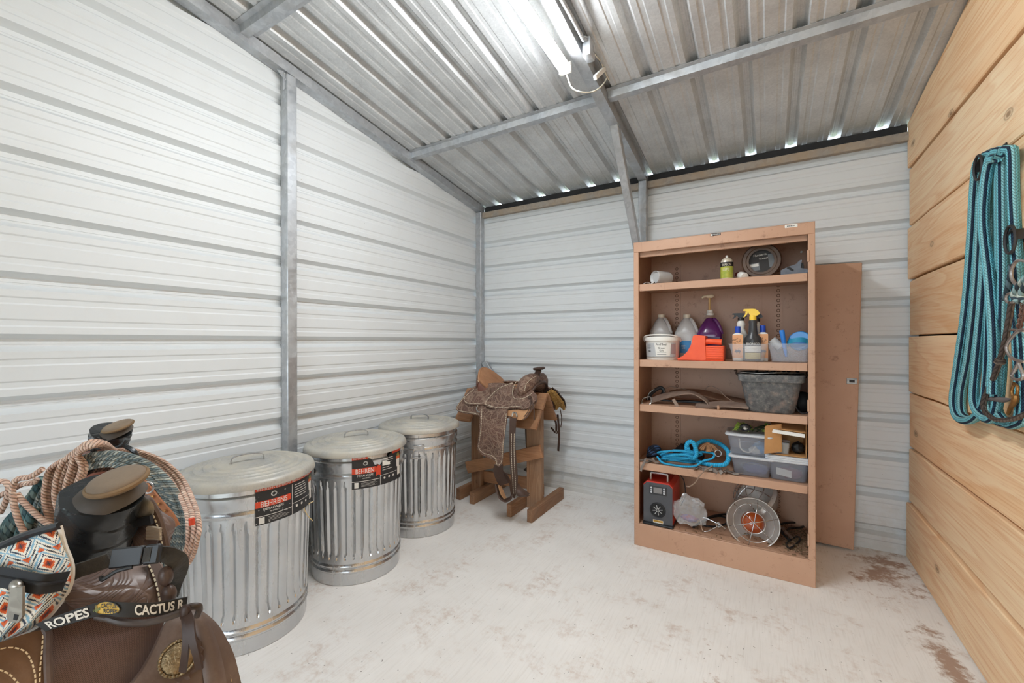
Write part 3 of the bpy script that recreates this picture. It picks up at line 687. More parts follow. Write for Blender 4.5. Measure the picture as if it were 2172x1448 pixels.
g = G(); quad(g, MF(p-Vector((0, .001, 0))), -.025, -.006, -.016, .004, .0005); obj('plate_mark', g, WLAB, pl_, smooth=False)
obj('lettering', G().text('TENNSCO', .0095, MF(p+Vector((-.014, -.001, -.003))), .0003, .037), WLAB, pl_, smooth=False)
obj('hole_plug', G().lathe([(0, .002), (.006, .0015), (.007, 0)], 12, PY(1700, 534, CY1-.004), M=Matrix.Rotation(PI/2, 4, 'X')), WLAB, cab)
# detached door
B_ = PY(1810, 1160, 3.262); B_.z = 0; T_ = PY(1827, 562, 3.30); ax = (T_-B_).normalized(); sx = Vector((-1, 0, 0)); sx = (sx-ax*sx.dot(ax)).normalized(); nz = ax.cross(sx).normalized()
Lh = (T_-B_).length; Mo = Matrix((-sx, ax, -nz if nz.y > 0 else nz)).transposed().to_4x4(); Mo.translation = B_+sx*.457+Vector((0, 0, .012))
t = thing('cabinet_door', 'loose tan metal cabinet door with a lock, leaning on the back wall beside the cabinet', 'cabinet door', (B_.x-.22, 3.28, 0))
obj('door_panel', G().box((0, 0, -.0), (.457, Lh, .026), .003, Mo), TAN, t, smooth=False)
lk = PY(1807, 808, 3.255); LOCK = m_galv('lock_plate', (150, 150, 150), (180, 180, 178), .35, .9, 60)
lo_ = Mo.inverted() @ lk; zf = .026 if (Mo.to_3x3() @ Vector((0, 0, 1))).y < 0 else 0; sg = 1 if zf else -1
a_, b_ = sorted((zf, zf+sg*.004)); pl_ = obj('lock_plate', G().box((lo_.x-.025, lo_.y-.018, a_), (lo_.x+.025, lo_.y+.018, b_), .0015, Mo), LOCK, t, smooth=False)
a_, b_ = sorted((zf+sg*.004, zf+sg*.006)); obj('lock_slot', G().box((lo_.x-.013, lo_.y-.008, a_), (lo_.x+.013, lo_.y+.008, b_), 0, Mo), BLK, pl_, smooth=False)

# ------------------------------------------------------------------ shelf goods, top shelf
def X_(u, y, v=760): return PY(u, v, y).x
CLEAR = mat('frosted_plastic', (222, 228, 238), rough=.3, alpha=.2); HAZE = mat('hazy_jug_plastic', (206, 206, 204), (190, 190, 192), scale=9, rough=.28, alpha=.82)
Z1, Z2, Z3, Z4, Z5 = SH[0], SH[1], SH[2], SH[3], .137
c = PY(1388, 585, 2.72); c.z = Z1+.043; ax = Vector((.62, .78, -.02)).normalized(); Mq = ax.to_track_quat('Z', 'Y').to_matrix().to_4x4()
solo('plastic_tumbler', G().lathe([(.0, .012), (.03, .011), (.037, .004), (.04, 0), (.042, .003), (.042, .012), (.041, .10), (.036, .112), (0, .114)], 28, c, M=Mq), HAZE, 'frosted plastic jar lying on its side on the top shelf', 'jar')
solo('paper_scrap', G().sheet(lambda u, v: (X_(1364, 2.7)+.07*u, 2.69+.05*v, Z1+.002+.012*math.sin(u*4+v*2)**2), 8, 5, .0006), WLAB, 'crumpled white paper scrap beside the lying plastic jar', 'paper')
CANB = mat('spray_can_cream', (214, 206, 188), rough=.35, metal=.3); LIME = mat('spray_label_green', (138, 158, 60), (190, 186, 80), scale=30, rough=.4)
x, y = X_(1542, 2.75), 2.75; t = thing('spray_can', 'aerosol can with green and black label on the top shelf', 'spray can', (x, y, Z1))
obj('can_body', G().lathe([(0, .002), (.032, 0), (.033, .004), (.033, .098), (.03, .112), (.02, .124), (.013, .128), (0, .128)], 28, (x, y, Z1)), CANB, t)
for nm, z0, z1, mm, dr in (('label_band', .01, .075, LIME, .0006), ('label_band', .075, .1, BLK, .0007)):
    obj(nm, G().lathe([(.033+dr, z0), (.033+dr, z1)], 28, (x, y, Z1), arc=(math.radians(150), math.radians(370))), mm, t)
wpc = lambda p: Vector((x+.0345*math.sin(p.x/.033), y-.0345*math.cos(p.x/.033)-p.z, Z1+p.y))
obj('lettering', G().text('WASON', .022, None, .0002, .05, lambda p: wpc(Vector((p.x-.025, p.y+.078, p.z)))), CANB, t, smooth=False)
obj('lettering', G().text('LIFE', .022, None, .0002, .034, lambda p: wpc(Vector((p.x-.018, p.y+.05, p.z)))), CANB, t, smooth=False)
obj('nozzle', G().lathe([(.007, .126), (.007, .138), (.005, .142), (0, .142)], 12, (x, y, Z1)), WHITEPL, t)
x, y = X_(1571, 2.74), 2.75; ax = Vector((.25, -.45, -.15)).normalized(); Mq = ax.to_track_quat('Z', 'Y').to_matrix().to_4x4(); c0 = Vector((x-.01, y+.04, Z1+.03))
t = thing('small_bottle', 'small bottle with red cap lying beside the round line spool', 'bottle', (x, y, Z1))
obj('bottle_body', G().lathe([(0, .07), (.02, .068), (.022, .06), (.022, .02), (.012, .005), (.012, 0)], 20, c0, M=Mq), WLAB, t)
obj('bottle_cap', G().lathe([(0, -.022), (.014, -.02), (.014, .004), (.0, .004)], 20, c0, M=Mq), mat('dark_red_cap', (110, 34, 28), rough=.5), t)
# round spool
c = PY(1615, 562, 2.80); c.z = Z1+.099; SMOKE = mat('smoky_brown_plastic', (78, 58, 44), (96, 74, 58), scale=14, rough=.35); Mr = MF(c, 0, 0) @ Matrix.Rotation(.0, 4, 'X')
t = thing('line_spool', 'round smoky plastic spool of trimmer line with a dark label on the top shelf', 'spool', (c.x, c.y, Z1))
obj('spool_ring', G().lathe([(.062, -.022), (.095, -.022), (.099, -.016), (.099, .012), (.093, .022), (.078, .022), (.074, .016), (.062, .016)], 48, c, M=MF((0, 0, 0))), SMOKE, t)
fc = obj('spool_face', G().lathe([(.0, -.012), (.076, -.012)], 40, c, M=MF((0, 0, 0))), mat('spool_card_dark', (48, 44, 42), rough=.5), t)
g = G(); Mx = MF(c-Vector((0, -.011, 0)), 0, .12); quad(g, Mx, -.062, -.045, -.012, -.002); quad(g, Mx, .035, -.04, .062, .035); obj('printed_patch', g, GRYP, fc, smooth=False)['kind'] = 'stuff'
g = G(); quad(g, MF(c-Vector((0, -.0105, 0)), 0, .12), -.058, -.022, -.016, -.006); obj('printed_patch', g, WLAB, fc, smooth=False)
obj('lettering', G().text('Husqvarna', .018, MF(c-Vector((0, -.010, 0)), 0, .12) @ Matrix.Translation((-.034, .034, 0)), .0003, .064), WLAB, fc, smooth=False)
obj('lettering', G().text('TITANIUM', .013, MF(c-Vector((0, -.010, 0)), 0, .12) @ Matrix.Translation((-.01, .012, 0)), .0003, .044), WLAB, fc, smooth=False)
obj('carry_loop', G().strap([c+Vector(q) for q in ((-.035, 0, .09), (-.03, 0, .105), (-.01, 0, .116), (.008, 0, .118), (.018, 0, .112), (.022, 0, .096))], .02, .003, (0, 1, 0)), SMOKE, t)
# grey bracket tool
SLATE = mat('slate_grey_plastic', (92, 98, 108), (112, 118, 128), scale=30, rough=.45); y = 2.74
def PYs(L, y): return [PY(u, v, y) for u, v in L]
def slab(g, pts, th):
    n = len(pts); d = Vector((0, th, 0)); return g.add(list(pts)+[q+d for q in pts], [tuple(range(n)), tuple(range(2*n-1, n-1, -1))]+[((i+1) % n, i, n+i, n+(i+1) % n) for i in range(n)])
t = thing('hand_tool', 'slate grey plastic trigger tool lying at the right end of the top shelf', 'tool', (X_(1685, y), y, Z1))
pp = PYs([(1656, 573), (1673, 565), (1688, 560), (1696, 552), (1701, 551), (1698, 568), (1712, 570), (1716, 577), (1700, 580), (1656, 582)], y)
for q in pp: q.z = max(q.z, Z1+.001)
obj('tool_body', slab(G(), pp, .03), SLATE, t, smooth=False)
obj('trigger', slab(G(), PYs([(1699, 558), (1704, 556), (1705, 568), (1700, 569)], y+.008), .014), BLK, t, smooth=False)
tp = [p_ + Vector((0, .06, 0)) for p_ in pp[-4:]]; obj('tool_rail', slab(G(), PYs([(1668, 568), (1674, 565), (1684, 572), (1680, 574)], y-.004), .038), BLK, t, smooth=False)

# ------------------------------------------------------------------ second shelf
PAIL = mat('white_pail_plastic', (230, 228, 222), rough=.4)
x, y = X_(1405, 2.80), 2.80; t = thing('supplement_pail', 'white round supplement pail with grey label and bail handle', 'pail', (x, y, Z2))
R1, R0 = .104, .094
obj('pail_body', G().lathe([(0, 0), (R0, 0), (R0+.001, .003), (R1-.003, .128)], 48, (x, y, Z2)), PAIL, t)
lid = obj('pail_lid', G().lathe([(R1-.002, .118), (R1+.005, .119), (R1+.006, .134), (R1+.002, .142), (R1-.006, .144), (R1-.010, .140), (0, .139)], 48, (x, y, Z2)), PAIL, t)
wp = lambda p, o_=.0: Vector((x+(R0+.0075+o_)*math.sin(p.x/R0), y-(R0+.0075+o_)*math.cos(p.x/R0), Z2+p.y))
LBG = mat('grey_pail_label', (186, 188, 190), rough=.45)
lbl = obj('pail_label', G().sheet(lambda u, v: wp(Vector((-.088+.19*u, .02+.085*v, 0)), -.001), 24, 1, .0003), LBG, t)
obj('label_panel', G().sheet(lambda u, v: wp(Vector((-.015-.012*v+(.075+.02*v)*u, .024+.08*v, 0)), .0), 12, 2, .0003), WLAB, lbl)
obj('label_panel', G().sheet(lambda u, v: wp(Vector((.068+.03*u, .036+.062*v, 0)), .0), 8, 5, .0003), mat('mauve_print', (168, 146, 146), rough=.5), lbl)
for body, sx_, sz_, size, fit in (('AniMed', -.018, .09, .018, .058), ('Green', -.005, .069, .015, .036), ('Gift', .003, .053, .015, .022), ('1981', -.072, .05, .012, .022)):
    obj('lettering', G().text(body, size, None, .0002, fit, lambda p: wp(Vector((sx_+p.x, sz_+p.y, 0)), .0008+p.z)), BLK, lbl, smooth=False)
g = G()
for k in range(4): g.sheet(lambda u, v: wp(Vector((-.08+(.03-.004*(k % 2))*u, .09-.007*k+.002*v, 0)), .0004), 4, 1, .0002)
for k in range(2): g.sheet(lambda u, v: wp(Vector((-.01+.05*u, .047-.014*k+.0025*v, 0)), .0006), 4, 1, .0002)
g.sheet(lambda u, v: wp(Vector((-.088+.18*u, .019+.0012*v, 0)), .0004), 20, 1, .0002); stuff(obj('label_lines', g, GRYP, lbl, smooth=False))
hp = [(-.112, .0, .118), (-.108, -.03, .135), (-.08, -.075, .15), (0, -.098, .156), (.08, -.075, .15), (.108, -.03, .135), (.112, 0, .118)]
obj('bail_handle', G().tube(catmull([Vector((x, y, Z2))+Vector(q) for q in hp], 6), .004, 8), PAIL, t)
g = G()
for s in (-1, 1): g = G().lathe([(0, .004), (.009, .004), (.01, 0)], 12, (x+s*.108, y, Z2+.12), M=Matrix.Rotation(s*PI/2, 4, 'Y')); obj('handle_boss', g, PAIL, t)
def jug(u, y, label, m, vneck, ztop, neckr=.019, wide=.142, extra=None):
    x = X_(u, y); H = ztop-Z2; t = thing('jug', label, 'jug', (x, y, Z2)); g = G(); c = (x, y)
    L = [(wide*.94, .02, 0), (wide, .03, .008), (wide, .04, .155*H/.29), (wide*.99, .045, .17*H/.29), (wide*.86, .05, .2*H/.29), (wide*.62, .042, .235*H/.29), (wide*.38, .025, .262*H/.29), (2*neckr, neckr, .272*H/.29), (2*neckr, neckr, H-.02)]
    loft(g, [rrect(c, w, w, r, Z2+z) for w, r, z in L]); obj('jug_body', g, m, t, angle=60)
    Mh = Matrix.Translation((x, y, Z2))
    hp = [(neckr+.006, -.02, .262*H/.29), (wide*.28, -.03, .245*H/.29), (wide*.42, -.034, .2*H/.29), (wide*.47, -.03, .165*H/.29)]
    obj('jug_handle', G().tube(catmull([Mh @ Vector(q) for q in hp], 6), .011, 10), m, t)
    return t, x
t, x = jug(1403, 2.985, 'empty cloudy plastic jug behind the white supplement pail', HAZE, 667, PY(1403, 667, 2.985).z)
obj('jug_cap', G().lathe([(.0205, PY(1403, 681, 2.985).z-Z2), (.0215, PY(1403, 667, 2.985).z-Z2), (0, PY(1403, 667, 2.985).z-Z2)], 20, (x, 2.985, Z2)), mat('cream_cap', (222, 214, 196), rough=.5), t)
t, x = jug(1457, 2.97, 'cloudy plastic jug with blue label between the pail and the purple jug', HAZE, 668, PY(1457, 668, 2.97).z)
obj('jug_cap', G().lathe([(.0205, PY(1457, 680, 2.97).z-Z2), (.0215, PY(1457, 667, 2.97).z-Z2), (0, PY(1457, 667, 2.97).z-Z2)], 20, (x, 2.97, Z2)), mat('cream_cap', (222, 214, 196), rough=.5), t)
BLUEL = mat('blue_jug_label', (40, 116, 172), (52, 132, 186), scale=20, rough=.4); g = G(); quad(g, MF((x, 2.97-.0725, Z2+.04)), -.03, 0, .036, .078); l_ = obj('jug_label', g, BLUEL, t, smooth=False)
for k, (b, f) in enumerate((('FRESH', .026), ('LIFE', .02))): obj('lettering', G().text(b, .013, MF((x-.022+.003*k, 2.97-.0735, Z2+.08-.014*k)), .0002, f), WLAB, l_, smooth=False)
g = G(); quad(g, MF((x, 2.97-.0725, Z2+.04)), .037, 0, .055, .078); obj('label_side', g, WLAB, l_, smooth=False)
PURP = mat('purple_jug_plastic', (84, 34, 92), (98, 44, 106), scale=12, rough=.22, coat=.4); yp = 2.97
t, x = jug(1506, yp, 'purple shampoo jug with a tall cream pump', PURP, 660, PY(1506, 668, yp).z, .019, .148)
CREAM = mat('cream_plastic', (226, 212, 186), rough=.4); zn = PY(1506, 667, yp).z; zt = PY(1504, 624, yp).z
obj('pump_collar', G().lathe([(.022, zn-.004), (.023, zn+.008), (.019, zn+.012), (.018, zn+.028), (.008, zn+.03)], 22, (x, yp, 0)), WHITEPL, t)
obj('pump_stem', G().lathe([(.0075, zn+.028), (.0065, zt-.02), (0, zt-.02)], 14, (x-.002, yp, 0)), mat('yellowed_stem', (206, 168, 112), rough=.4), t)
g = G(); g.ball((x, yp-.002, zt-.012), (.026, .02, .013), 18, 10); obj('pump_head', g, CREAM, t)
obj('pump_spout', G().tube(catmull([(x-.015, yp-.01, zt-.012), (x-.032, yp-.02, zt-.014), (x-.046, yp-.028, zt-.024)], 5), [.008]*6+[.007]*5, 10), CREAM, t)
g = G(); quad(g, MF((x, yp-.0755, Z2+.03)), -.052, 0, .064, .11); obj('jug_label', g, mat('dark_purple_label', (66, 30, 72), rough=.3), t, smooth=False)
# orange feed scoop
ORNG = mat('orange_scoop_plastic', (238, 88, 46), (246, 98, 54), scale=18, rough=.42)
t = thing('feed_scoop', 'orange plastic feed scoop with ribbed back, lying in front of the purple jug', 'scoop', (X_(1488, 2.75), 2.75, Z2)); y0, y1 = 2.705, 2.815
side = [(1436, 760), (1448, 755), (1458, 745), (1466, 730), (1470, 712), (1476, 710), (1495, 712), (1497, 764), (1440, 765)]
def scoop_side(y):
    pts = []
    for u, v in side: q = PY(u, v, y0); q.y = y; q.z = max(q.z, Z2+.002); pts.append(q)
    return pts
obj('scoop_side', slab(G(), scoop_side(y0), .004), ORNG, t, smooth=False); obj('scoop_side', slab(G(), scoop_side(y1), .004), ORNG, t, smooth=False)
xa, xb = PY(1437, 764, y0).x, PY(1535, 764, y0).x; zt = PY(1500, 733, y0).z
obj('scoop_floor', G().box((xa, y0, Z2+.001), (xb, y1+.004, Z2+.005), .001), ORNG, t, smooth=False)
bx_ = PY(1496, 740, y0).x
obj('scoop_back', G().box((bx_, y0, Z2+.005), (xb, y1+.004, zt), .006), ORNG, t)
for k in range(6):
    z = Z2+.016+k*.0125; obj('rib', G().box((bx_+.004, y0-.003, z), (xb-.004, y0+.001, z+.006), .0014), ORNG, t)
za, zb = PY(1510, 729, y0).z, PY(1510, 718, y0).z
obj('scoop_handle', G().tube(catmull([(bx_-.002, (y0+y1)/2-.03, (za+zb)/2), (bx_+.03, (y0+y1)/2-.03, (za+zb)/2-.001), (xb-.012, (y0+y1)/2-.03, (za+zb)/2-.005)], 4), .0165, 14), ORNG, t)
obj('scoop_wall', G().box((bx_-.006, y0+.002, Z2+.005), (bx_, y1+.002, PY(1496, 712, y0).z), .001), ORNG, t, smooth=False)
# bins
def bin_(name, label, x, y, z, wt, dt, wb_, db_, h, m, cat='bin', lid=None, group=None, rim=.006, nlid=1):
    t = thing(name, label, cat, (x, y, z), group=group); g = G(); c = (x, y); r = .02
    loft(g, [rrect(c, wb_-.01, db_-.01, r, z+.001), rrect(c, wb_, db_, r, z+.006), rrect(c, wt-.012, dt-.012, r, z+h*.72), rrect(c, wt-.004, dt-.004, r, z+h*.76), rrect(c, wt, dt, r, z+h-.004), rrect(c, wt+2*rim, dt+2*rim, r, z+h-.004), rrect(c, wt+2*rim, dt+2*rim, r, z+h), rrect(c, wt-.004, dt-.004, r, z+h), rrect(c, wt-.008, dt-.008, r, z+h*.76), rrect(c, wb_-.006, db_-.006, r, z+.006)], True, True)
    obj('bin_body', g, m, t, angle=50)
    g = G().tube(catmull([Vector((x+a*wt, y-dt/2+.004*(b < .7)+.004, z+h*b)) for a, b in ((-.24, .66), (-.22, .72), (.22, .72), (.24, .66))], 4), .0025, 6); obj('bin_ridge', g, m, t)
    if lid:
        for k in range(nlid):
            g = G(); zz = z+h+.001+k*.0105
            loft(g, [rrect(c, wt+.016, dt+.016, r, zz-.004), rrect(c, wt+.024, dt+.024, r, zz), rrect(c, wt+.024, dt+.024, r, zz+.006), rrect(c, wt+.006, dt+.006, r, zz+.010), rrect(c, wt-.01, dt-.01, r, zz+.007)]); obj('bin_lid', g, lid, t, angle=50)
    return t
zA = PY(1590, 729, 2.69).z
bin_('open_bin', 'clear open plastic bin holding spray bottles and shampoo', X_(1588, 2.78), 2.78, Z2, .190, .17, .155, .14, zA-Z2, CLEAR)
bin_('open_bin', 'clear open plastic bin holding blue grooming tools', X_(1674, 2.77), 2.77, Z2, .196, .16, .165, .13, zA-Z2+.002, CLEAR)
WB = mat('white_bottle_plastic', (228, 226, 220), rough=.35); PEACH = mat('peach_label', (226, 170, 124), (216, 150, 100), scale=18, rough=.45); BLUC = mat('royal_blue_cap', (38, 74, 176), rough=.35)
def shampoo(u, y, label, h):
    x = X_(u, y); z = Z2+.004; t = thing('shampoo_bottle', label, 'bottle', (x, y, z)); g = G(); c = (x, y)
    loft(g, [rrect(c, .05, .034, .012, z), rrect(c, .054, .038, .014, z+.005), rrect(c, .054, .038, .014, z+h*.72), rrect(c, .05, .036, .014, z+h*.77), rrect(c, .03, .026, .012, z+h*.8), rrect(c, .024, .024, .0119, z+h*.83)]); obj('bottle_body', g, WB, t)
    obj('bottle_cap', G().lathe([(.0145, z+h*.81), (.0145, z+h*.985), (.013, z+h), (0, z+h)], 20, (x, y, 0)), BLUC, t)
    g = G(); quad(g, MF((x, y-.0192, z+.015)), -.026, 0, .026, h*.68); l_ = obj('bottle_label', g, PEACH, t, smooth=False)
    Mt = MF((x-.023, y-.0203, z+h*.56)); obj('lettering', G().text('Mane', .014, Mt @ Matrix.Rotation(.5, 4, 'Z'), .0002, .03), BLK, l_, smooth=False)
    obj('lettering', G().text("'n Tail", .018, MF((x-.016, y-.0203, z+h*.47)) @ Matrix.Rotation(.5, 4, 'Z'), .0002, .04), BLK, l_, smooth=False)
    g = G(); Mh = MF((x, y-.0203, z+h*.24)); g.prism([(-.016, .004), (-.01, .012), (-.012, .02), (-.004, .014), (.006, .016), (.014, .01), (.018, .002), (.012, .004), (.010, -.008), (.007, .001), (-.002, .001), (-.004, -.008), (-.007, .001), (-.012, .0)], .0004, Mh); obj('horse_print', g, mat('slate_print', (92, 90, 110), rough=.5), l_, smooth=False)
shampoo(1565, 2.755, 'white shampoo bottle with blue cap left of the black spray bottle', PY(1565, 692, 2.755).z-Z2-.004)
shampoo(1618, 2.80, 'white shampoo bottle with blue cap right of the black spray bottle', PY(1618, 690, 2.80).z-Z2-.004)
def sprayer(u, y, vtop, vneck, label, body, head, r=.042, taper=None, waist=True, dirx=-1, hs=1.):
    x = X_(u, y); z = Z2+.004; zn = PY(u, vneck, y).z; zt = PY(u, vtop, y).z; h = zn-z; t = thing('spray_bottle', label, 'spray bottle', (x, y, z))
    if waist: pr = [(0, 0), (r*.95, 0), (r, .006), (r, h*.38), (r*1.08, h*.46), (r*1.06, h*.56), (r*.62, h*.66), (r*.55, h*.74), (r*.5, h*.9), (r*.56, h*.96), (r*.48, h)]
    else: pr = [(0, 0), (r*.95, 0), (r, .006), (r*.98, h*.5), (r*.8, h*.68), (r*.5, h*.8), (r*.56, h*.88), (r*.6, h*.92), (r*.4, h)]
    obj('bottle_body', G().lathe(pr, 28, (x, y, z)), body, t)
    hh = zt-zn; Mh = MF((x, y, zn)); s = dirx
    obj('spray_collar', G().lathe([(.017*hs, 0), (.017*hs, hh*.34), (.014*hs, hh*.42), (0, hh*.42)], 18, (x, y, zn)), head, t)
    P_ = [(-.012, .36), (.014, .36), (.03, .5), (.032, .6), (.026, .8), (.012, .97), (.0, 1), (-.04, 1), (-.045, .95), (-.045, .84), (-.03, .8), (-.02, .66)]
    poly = [(q[0]*hs*(-s)*1.0 if s > 0 else q[0]*hs, q[1]*hh) for q in P_]
    obj('spray_head', G().prism(poly, .022, Mh @ Matrix.Translation((0, 0, -.011))), head, t, smooth=False)
    tr = [(-.022, .8), (-.026, .55), (-.038, .30), (-.044, .26), (-.044, .33), (-.036, .56), (-.034, .8)]
    obj('trigger', G().prism([(q[0]*hs*(-s) if s > 0 else q[0]*hs, q[1]*hh) for q in tr], .012, Mh @ Matrix.Translation((0, 0, -.006))), head, t, smooth=False)
    return t, x, z, h
DKB = mat('charcoal_bottle', (58, 58, 60), (66, 66, 68), rough=.3); YEL = mat('yellow_sprayer_plastic', (244, 206, 70), rough=.38); BLKP = mat('black_plastic', (36, 37, 40), rough=.4)
t, x, z, h = sprayer(1597, 2.765, 655, 679, 'black spray bottle with yellow trigger standing in the clear bin', DKB, YEL, .04, hs=1.05)
wq = lambda p, o_: Vector((x+(.041+o_)*math.sin(p.x/.041), 2.765-(.041+o_)*math.cos(p.x/.041), z+p.y))
lb = obj('bottle_label', G().sheet(lambda u, v: wq(Vector((-.045+.09*u, .05+.034*v, 0)), .003), 14, 2, .0003), WLAB, t)
obj('bottle_label', G().sheet(lambda u, v: wq(Vector((-.045+.09*u, .012+.034*v, 0)), .001), 14, 2, .0003), mat('straw_label', (226, 206, 140), rough=.45), t)
obj('lettering', G().text('BRONCO', .02, None, .0003, .066, lambda p: wq(Vector((p.x-.033, p.y+.088, 0)), .004+p.z)), WLAB, lb, smooth=False)
g = G()
for k in range(5): g.sheet(lambda u, v: wq(Vector((-.036+.07*u, .016+.006*k+.0015*v, 0)), .0016), 8, 1, .0002)
stuff(obj('label_lines', g, GRYP, lb, smooth=False))
sprayer(1572, 2.825, 664, 680, 'white spray bottle with black trigger behind the shampoo bottle', WB, BLKP, .038, waist=False)
sprayer(1606, 2.85, 664, 682, 'white spray bottle with black trigger hidden behind the yellow trigger one', WB, BLKP, .03, waist=False, hs=.9)
# blue grooming tools
BLU = mat('bright_blue_plastic', (34, 124, 192), (44, 140, 206), scale=20, rough=.4); BLH = mat('sky_blue_handle', (52, 128, 214), rough=.3)
pts = [PY(1658, 700, 2.755), PY(1660, 712, 2.755), PY(1664, 735, 2.76), PY(1668, 756, 2.765)]
solo('hoof_pick', G().tube(catmull(pts, 4), [.012, .0125, .013, .0125, .012, .0115, .011, .0105, .010, .009, .008, .007, .006], 12), BLH, 'round ended blue plastic handle sticking out of the clear bin', 'grooming tool')
c = PY(1696, 722, 2.785); t = thing('curry_brush', 'round blue rubber curry brush with hand strap in the clear bin', 'brush', (c.x, c.y, Z2+.02))
Mq = Matrix.Translation(c) @ Matrix.Rotation(math.radians(68), 4, 'X') @ Matrix.Rotation(math.radians(-14), 4, 'Y')
obj('brush_disc', G().lathe([(0, .006), (.048, .006), (.054, 0), (.054, -.012), (.046, -.016), (0, -.014)], 32, M=Mq), BLU, t)
obj('hand_strap', G().strap([Mq @ Vector(q) for q in ((-.05, -.02, -.002), (-.052, -.018, .02), (-.02, -.015, .042), (.02, -.012, .036), (.046, -.02, .008))], .026, .002, Mq.to_3x3() @ Vector((0, 1, 0))), mat('teal_strap', (40, 138, 172), rough=.6), t)
c = PY(1646, 728, 2.80); t_ = Matrix.Translation(c) @ Matrix.Rotation(-.75, 4, 'Y')
solo('plastic_cup', G().lathe([(0, .03), (.02, .029), (.022, .024), (.024, -.03), (.022, -.03), (.018, .02), (0, .022)], 20, M=t_), HAZE, 'small pale plastic cup tipped inside the clear bin of blue tools', 'cup')
# ------------------------------------------------------------------ third shelf: leather and rubber bucket
OLDL = m_leather('dusty_grey_brown_leather', (112, 92, 82), (146, 124, 110), rough=.7, dust=(170, 152, 138), dustamt=.5)
DKL = m_leather('dark_old_leather', (44, 36, 32), (70, 58, 50), rough=.6, dust=(110, 98, 88), dustamt=.4)
BUCKLE = m_galv('dull_buckle_steel', (140, 140, 138), (180, 178, 172), .35, .9, 60)
t = thing('leather_girth', 'dusty grey brown leather girth strap arching over the third shelf', 'leather strap', (X_(1430, 2.75), 2.75, Z3))
obj('strap_band', G().ladder(PYs([(1378, 845), (1400, 836), (1430, 830), (1460, 828), (1480, 833), (1500, 846), (1508, 858)], 2.80), PYs([(1382, 853), (1405, 846), (1435, 838), (1462, 834), (1477, 838), (1496, 850), (1504, 860)], 2.73), 4, th=.005), OLDL, t)
obj('edge_keeper', G().strap(PYs([(1428, 846), (1434, 856), (1440, 866)], 2.70), .018, .004, (1, 0, .3)), OLDL, t)
obj('buckle', G().tube(catmull(PYs([(1362, 850), (1366, 844), (1380, 842)], 2.76)+PYs([(1380, 856), (1366, 858), (1361, 854)], 2.72), 4, True), .0035, 6, True), BUCKLE, t)
t = thing('leather_strap', 'long brown leather strap with thin ties lying behind the girth', 'leather strap', (X_(1500, 2.85), 2.85, Z3))
obj('strap_band', G().ladder(PYs([(1420, 828), (1450, 824), (1490, 826), (1520, 834), (1550, 840), (1580, 846)], 2.93), PYs([(1420, 838), (1450, 834), (1490, 838), (1520, 846), (1550, 850), (1580, 853)], 2.84), 4, th=.005), m_leather('saddle_tan_leather', (120, 86, 66), (146, 108, 86), rough=.65, dust=(160, 136, 118)), t)
obj('tie_string', G().strap(PYs([(1410, 832), (1413, 824), (1424, 820), (1445, 824), (1470, 830)], 2.82), .006, .002, (0, 1, .2)), OLDL, t)
obj('tie_string', G().strap(PYs([(1497, 826), (1500, 821), (1510, 819), (1524, 826), (1540, 842), (1560, 854), (1584, 863)], 2.78), .007, .002, (0, 1, .2)), OLDL, t)
t = thing('leather_breast_strap', 'flat dusty leather strap with a wooden toggle at the shelf edge', 'leather strap', (X_(1530, 2.72), 2.72, Z3))
obj('strap_band', G().ladder(PYs([(1475, 856), (1485, 853), (1505, 852), (1530, 850), (1560, 852), (1588, 856)], 2.78), PYs([(1475, 860), (1486, 863), (1505, 862), (1530, 861), (1560, 862), (1588, 865)], 2.70), 4, th=.008), OLDL, t)
obj('toggle', G().tube(PYs([(1523, 860), (1524, 864), (1523, 870)], 2.70), [.006, .008, .005], 10), mat('toggle_wood', (186, 148, 122), rough=.6), t)
solo('black_halter', G().tube(catmull(PYs([(1372, 852), (1380, 836), (1392, 826), (1402, 822), (1408, 830), (1400, 846), (1420, 852), (1460, 852), (1500, 856), (1530, 858)], 2.90)+[PY(1480, 862, 2.92), PY(1430, 860, 2.93), PY(1390, 858, 2.92)], 6), .012, 8, sq=(1, .45)), BLKP, 'folded black webbing halter at the back of the third shelf', 'halter')
solo('wire_ring', G().tube(catmull(PYs([(1373, 848), (1377, 834), (1388, 825)], 2.84), 6), .003, 6), BUCKLE, 'thin bright metal loop beside the black halter', 'ring')
# rubber bucket
t = NT('dusty_black_rubber'); v = t.coord('Object')
col = t.ramp(t.noise(v, 36, 8, .75), [(.3, sc((62, 64, 66))), (.55, sc((104, 104, 104))), (.75, sc((160, 150, 142)))])
pt = t.ramp(t.noise(v, 7.5, 4, .6), [(.56, (0, 0, 0)), (.66, (1, 1, 1))]); col = t.mix(t.math('MULTIPLY', pt, .6), col, sc((164, 140, 128))); t.bump(t.noise(v, 70, 5), .5, .004); RUB = t.out(col, .85)
yb = 2.815; x = X_(1634, yb); zt = PY(1632, 795, yb-.14).z; c = (x, yb)
t = thing('rubber_bucket', 'dusty black rubber bucket with thick rim and wire bail on the third shelf', 'bucket', (x, yb, Z3)); g = G()
loft(g, [rrect(c, .215, .22, .05, Z3), rrect(c, .225, .23, .055, Z3+.008), rrect(c, .285, .27, .05, zt-.04), rrect(c, .31, .285, .05, zt-.039), rrect(c, .318, .29, .05, zt-.004), rrect(c, .312, .284, .05, zt), rrect(c, .285, .26, .05, zt), rrect(c, .275, .25, .05, zt-.03), rrect(c, .205, .21, .05, Z3+.012)]); obj('bucket_body', g, RUB, t, angle=60)
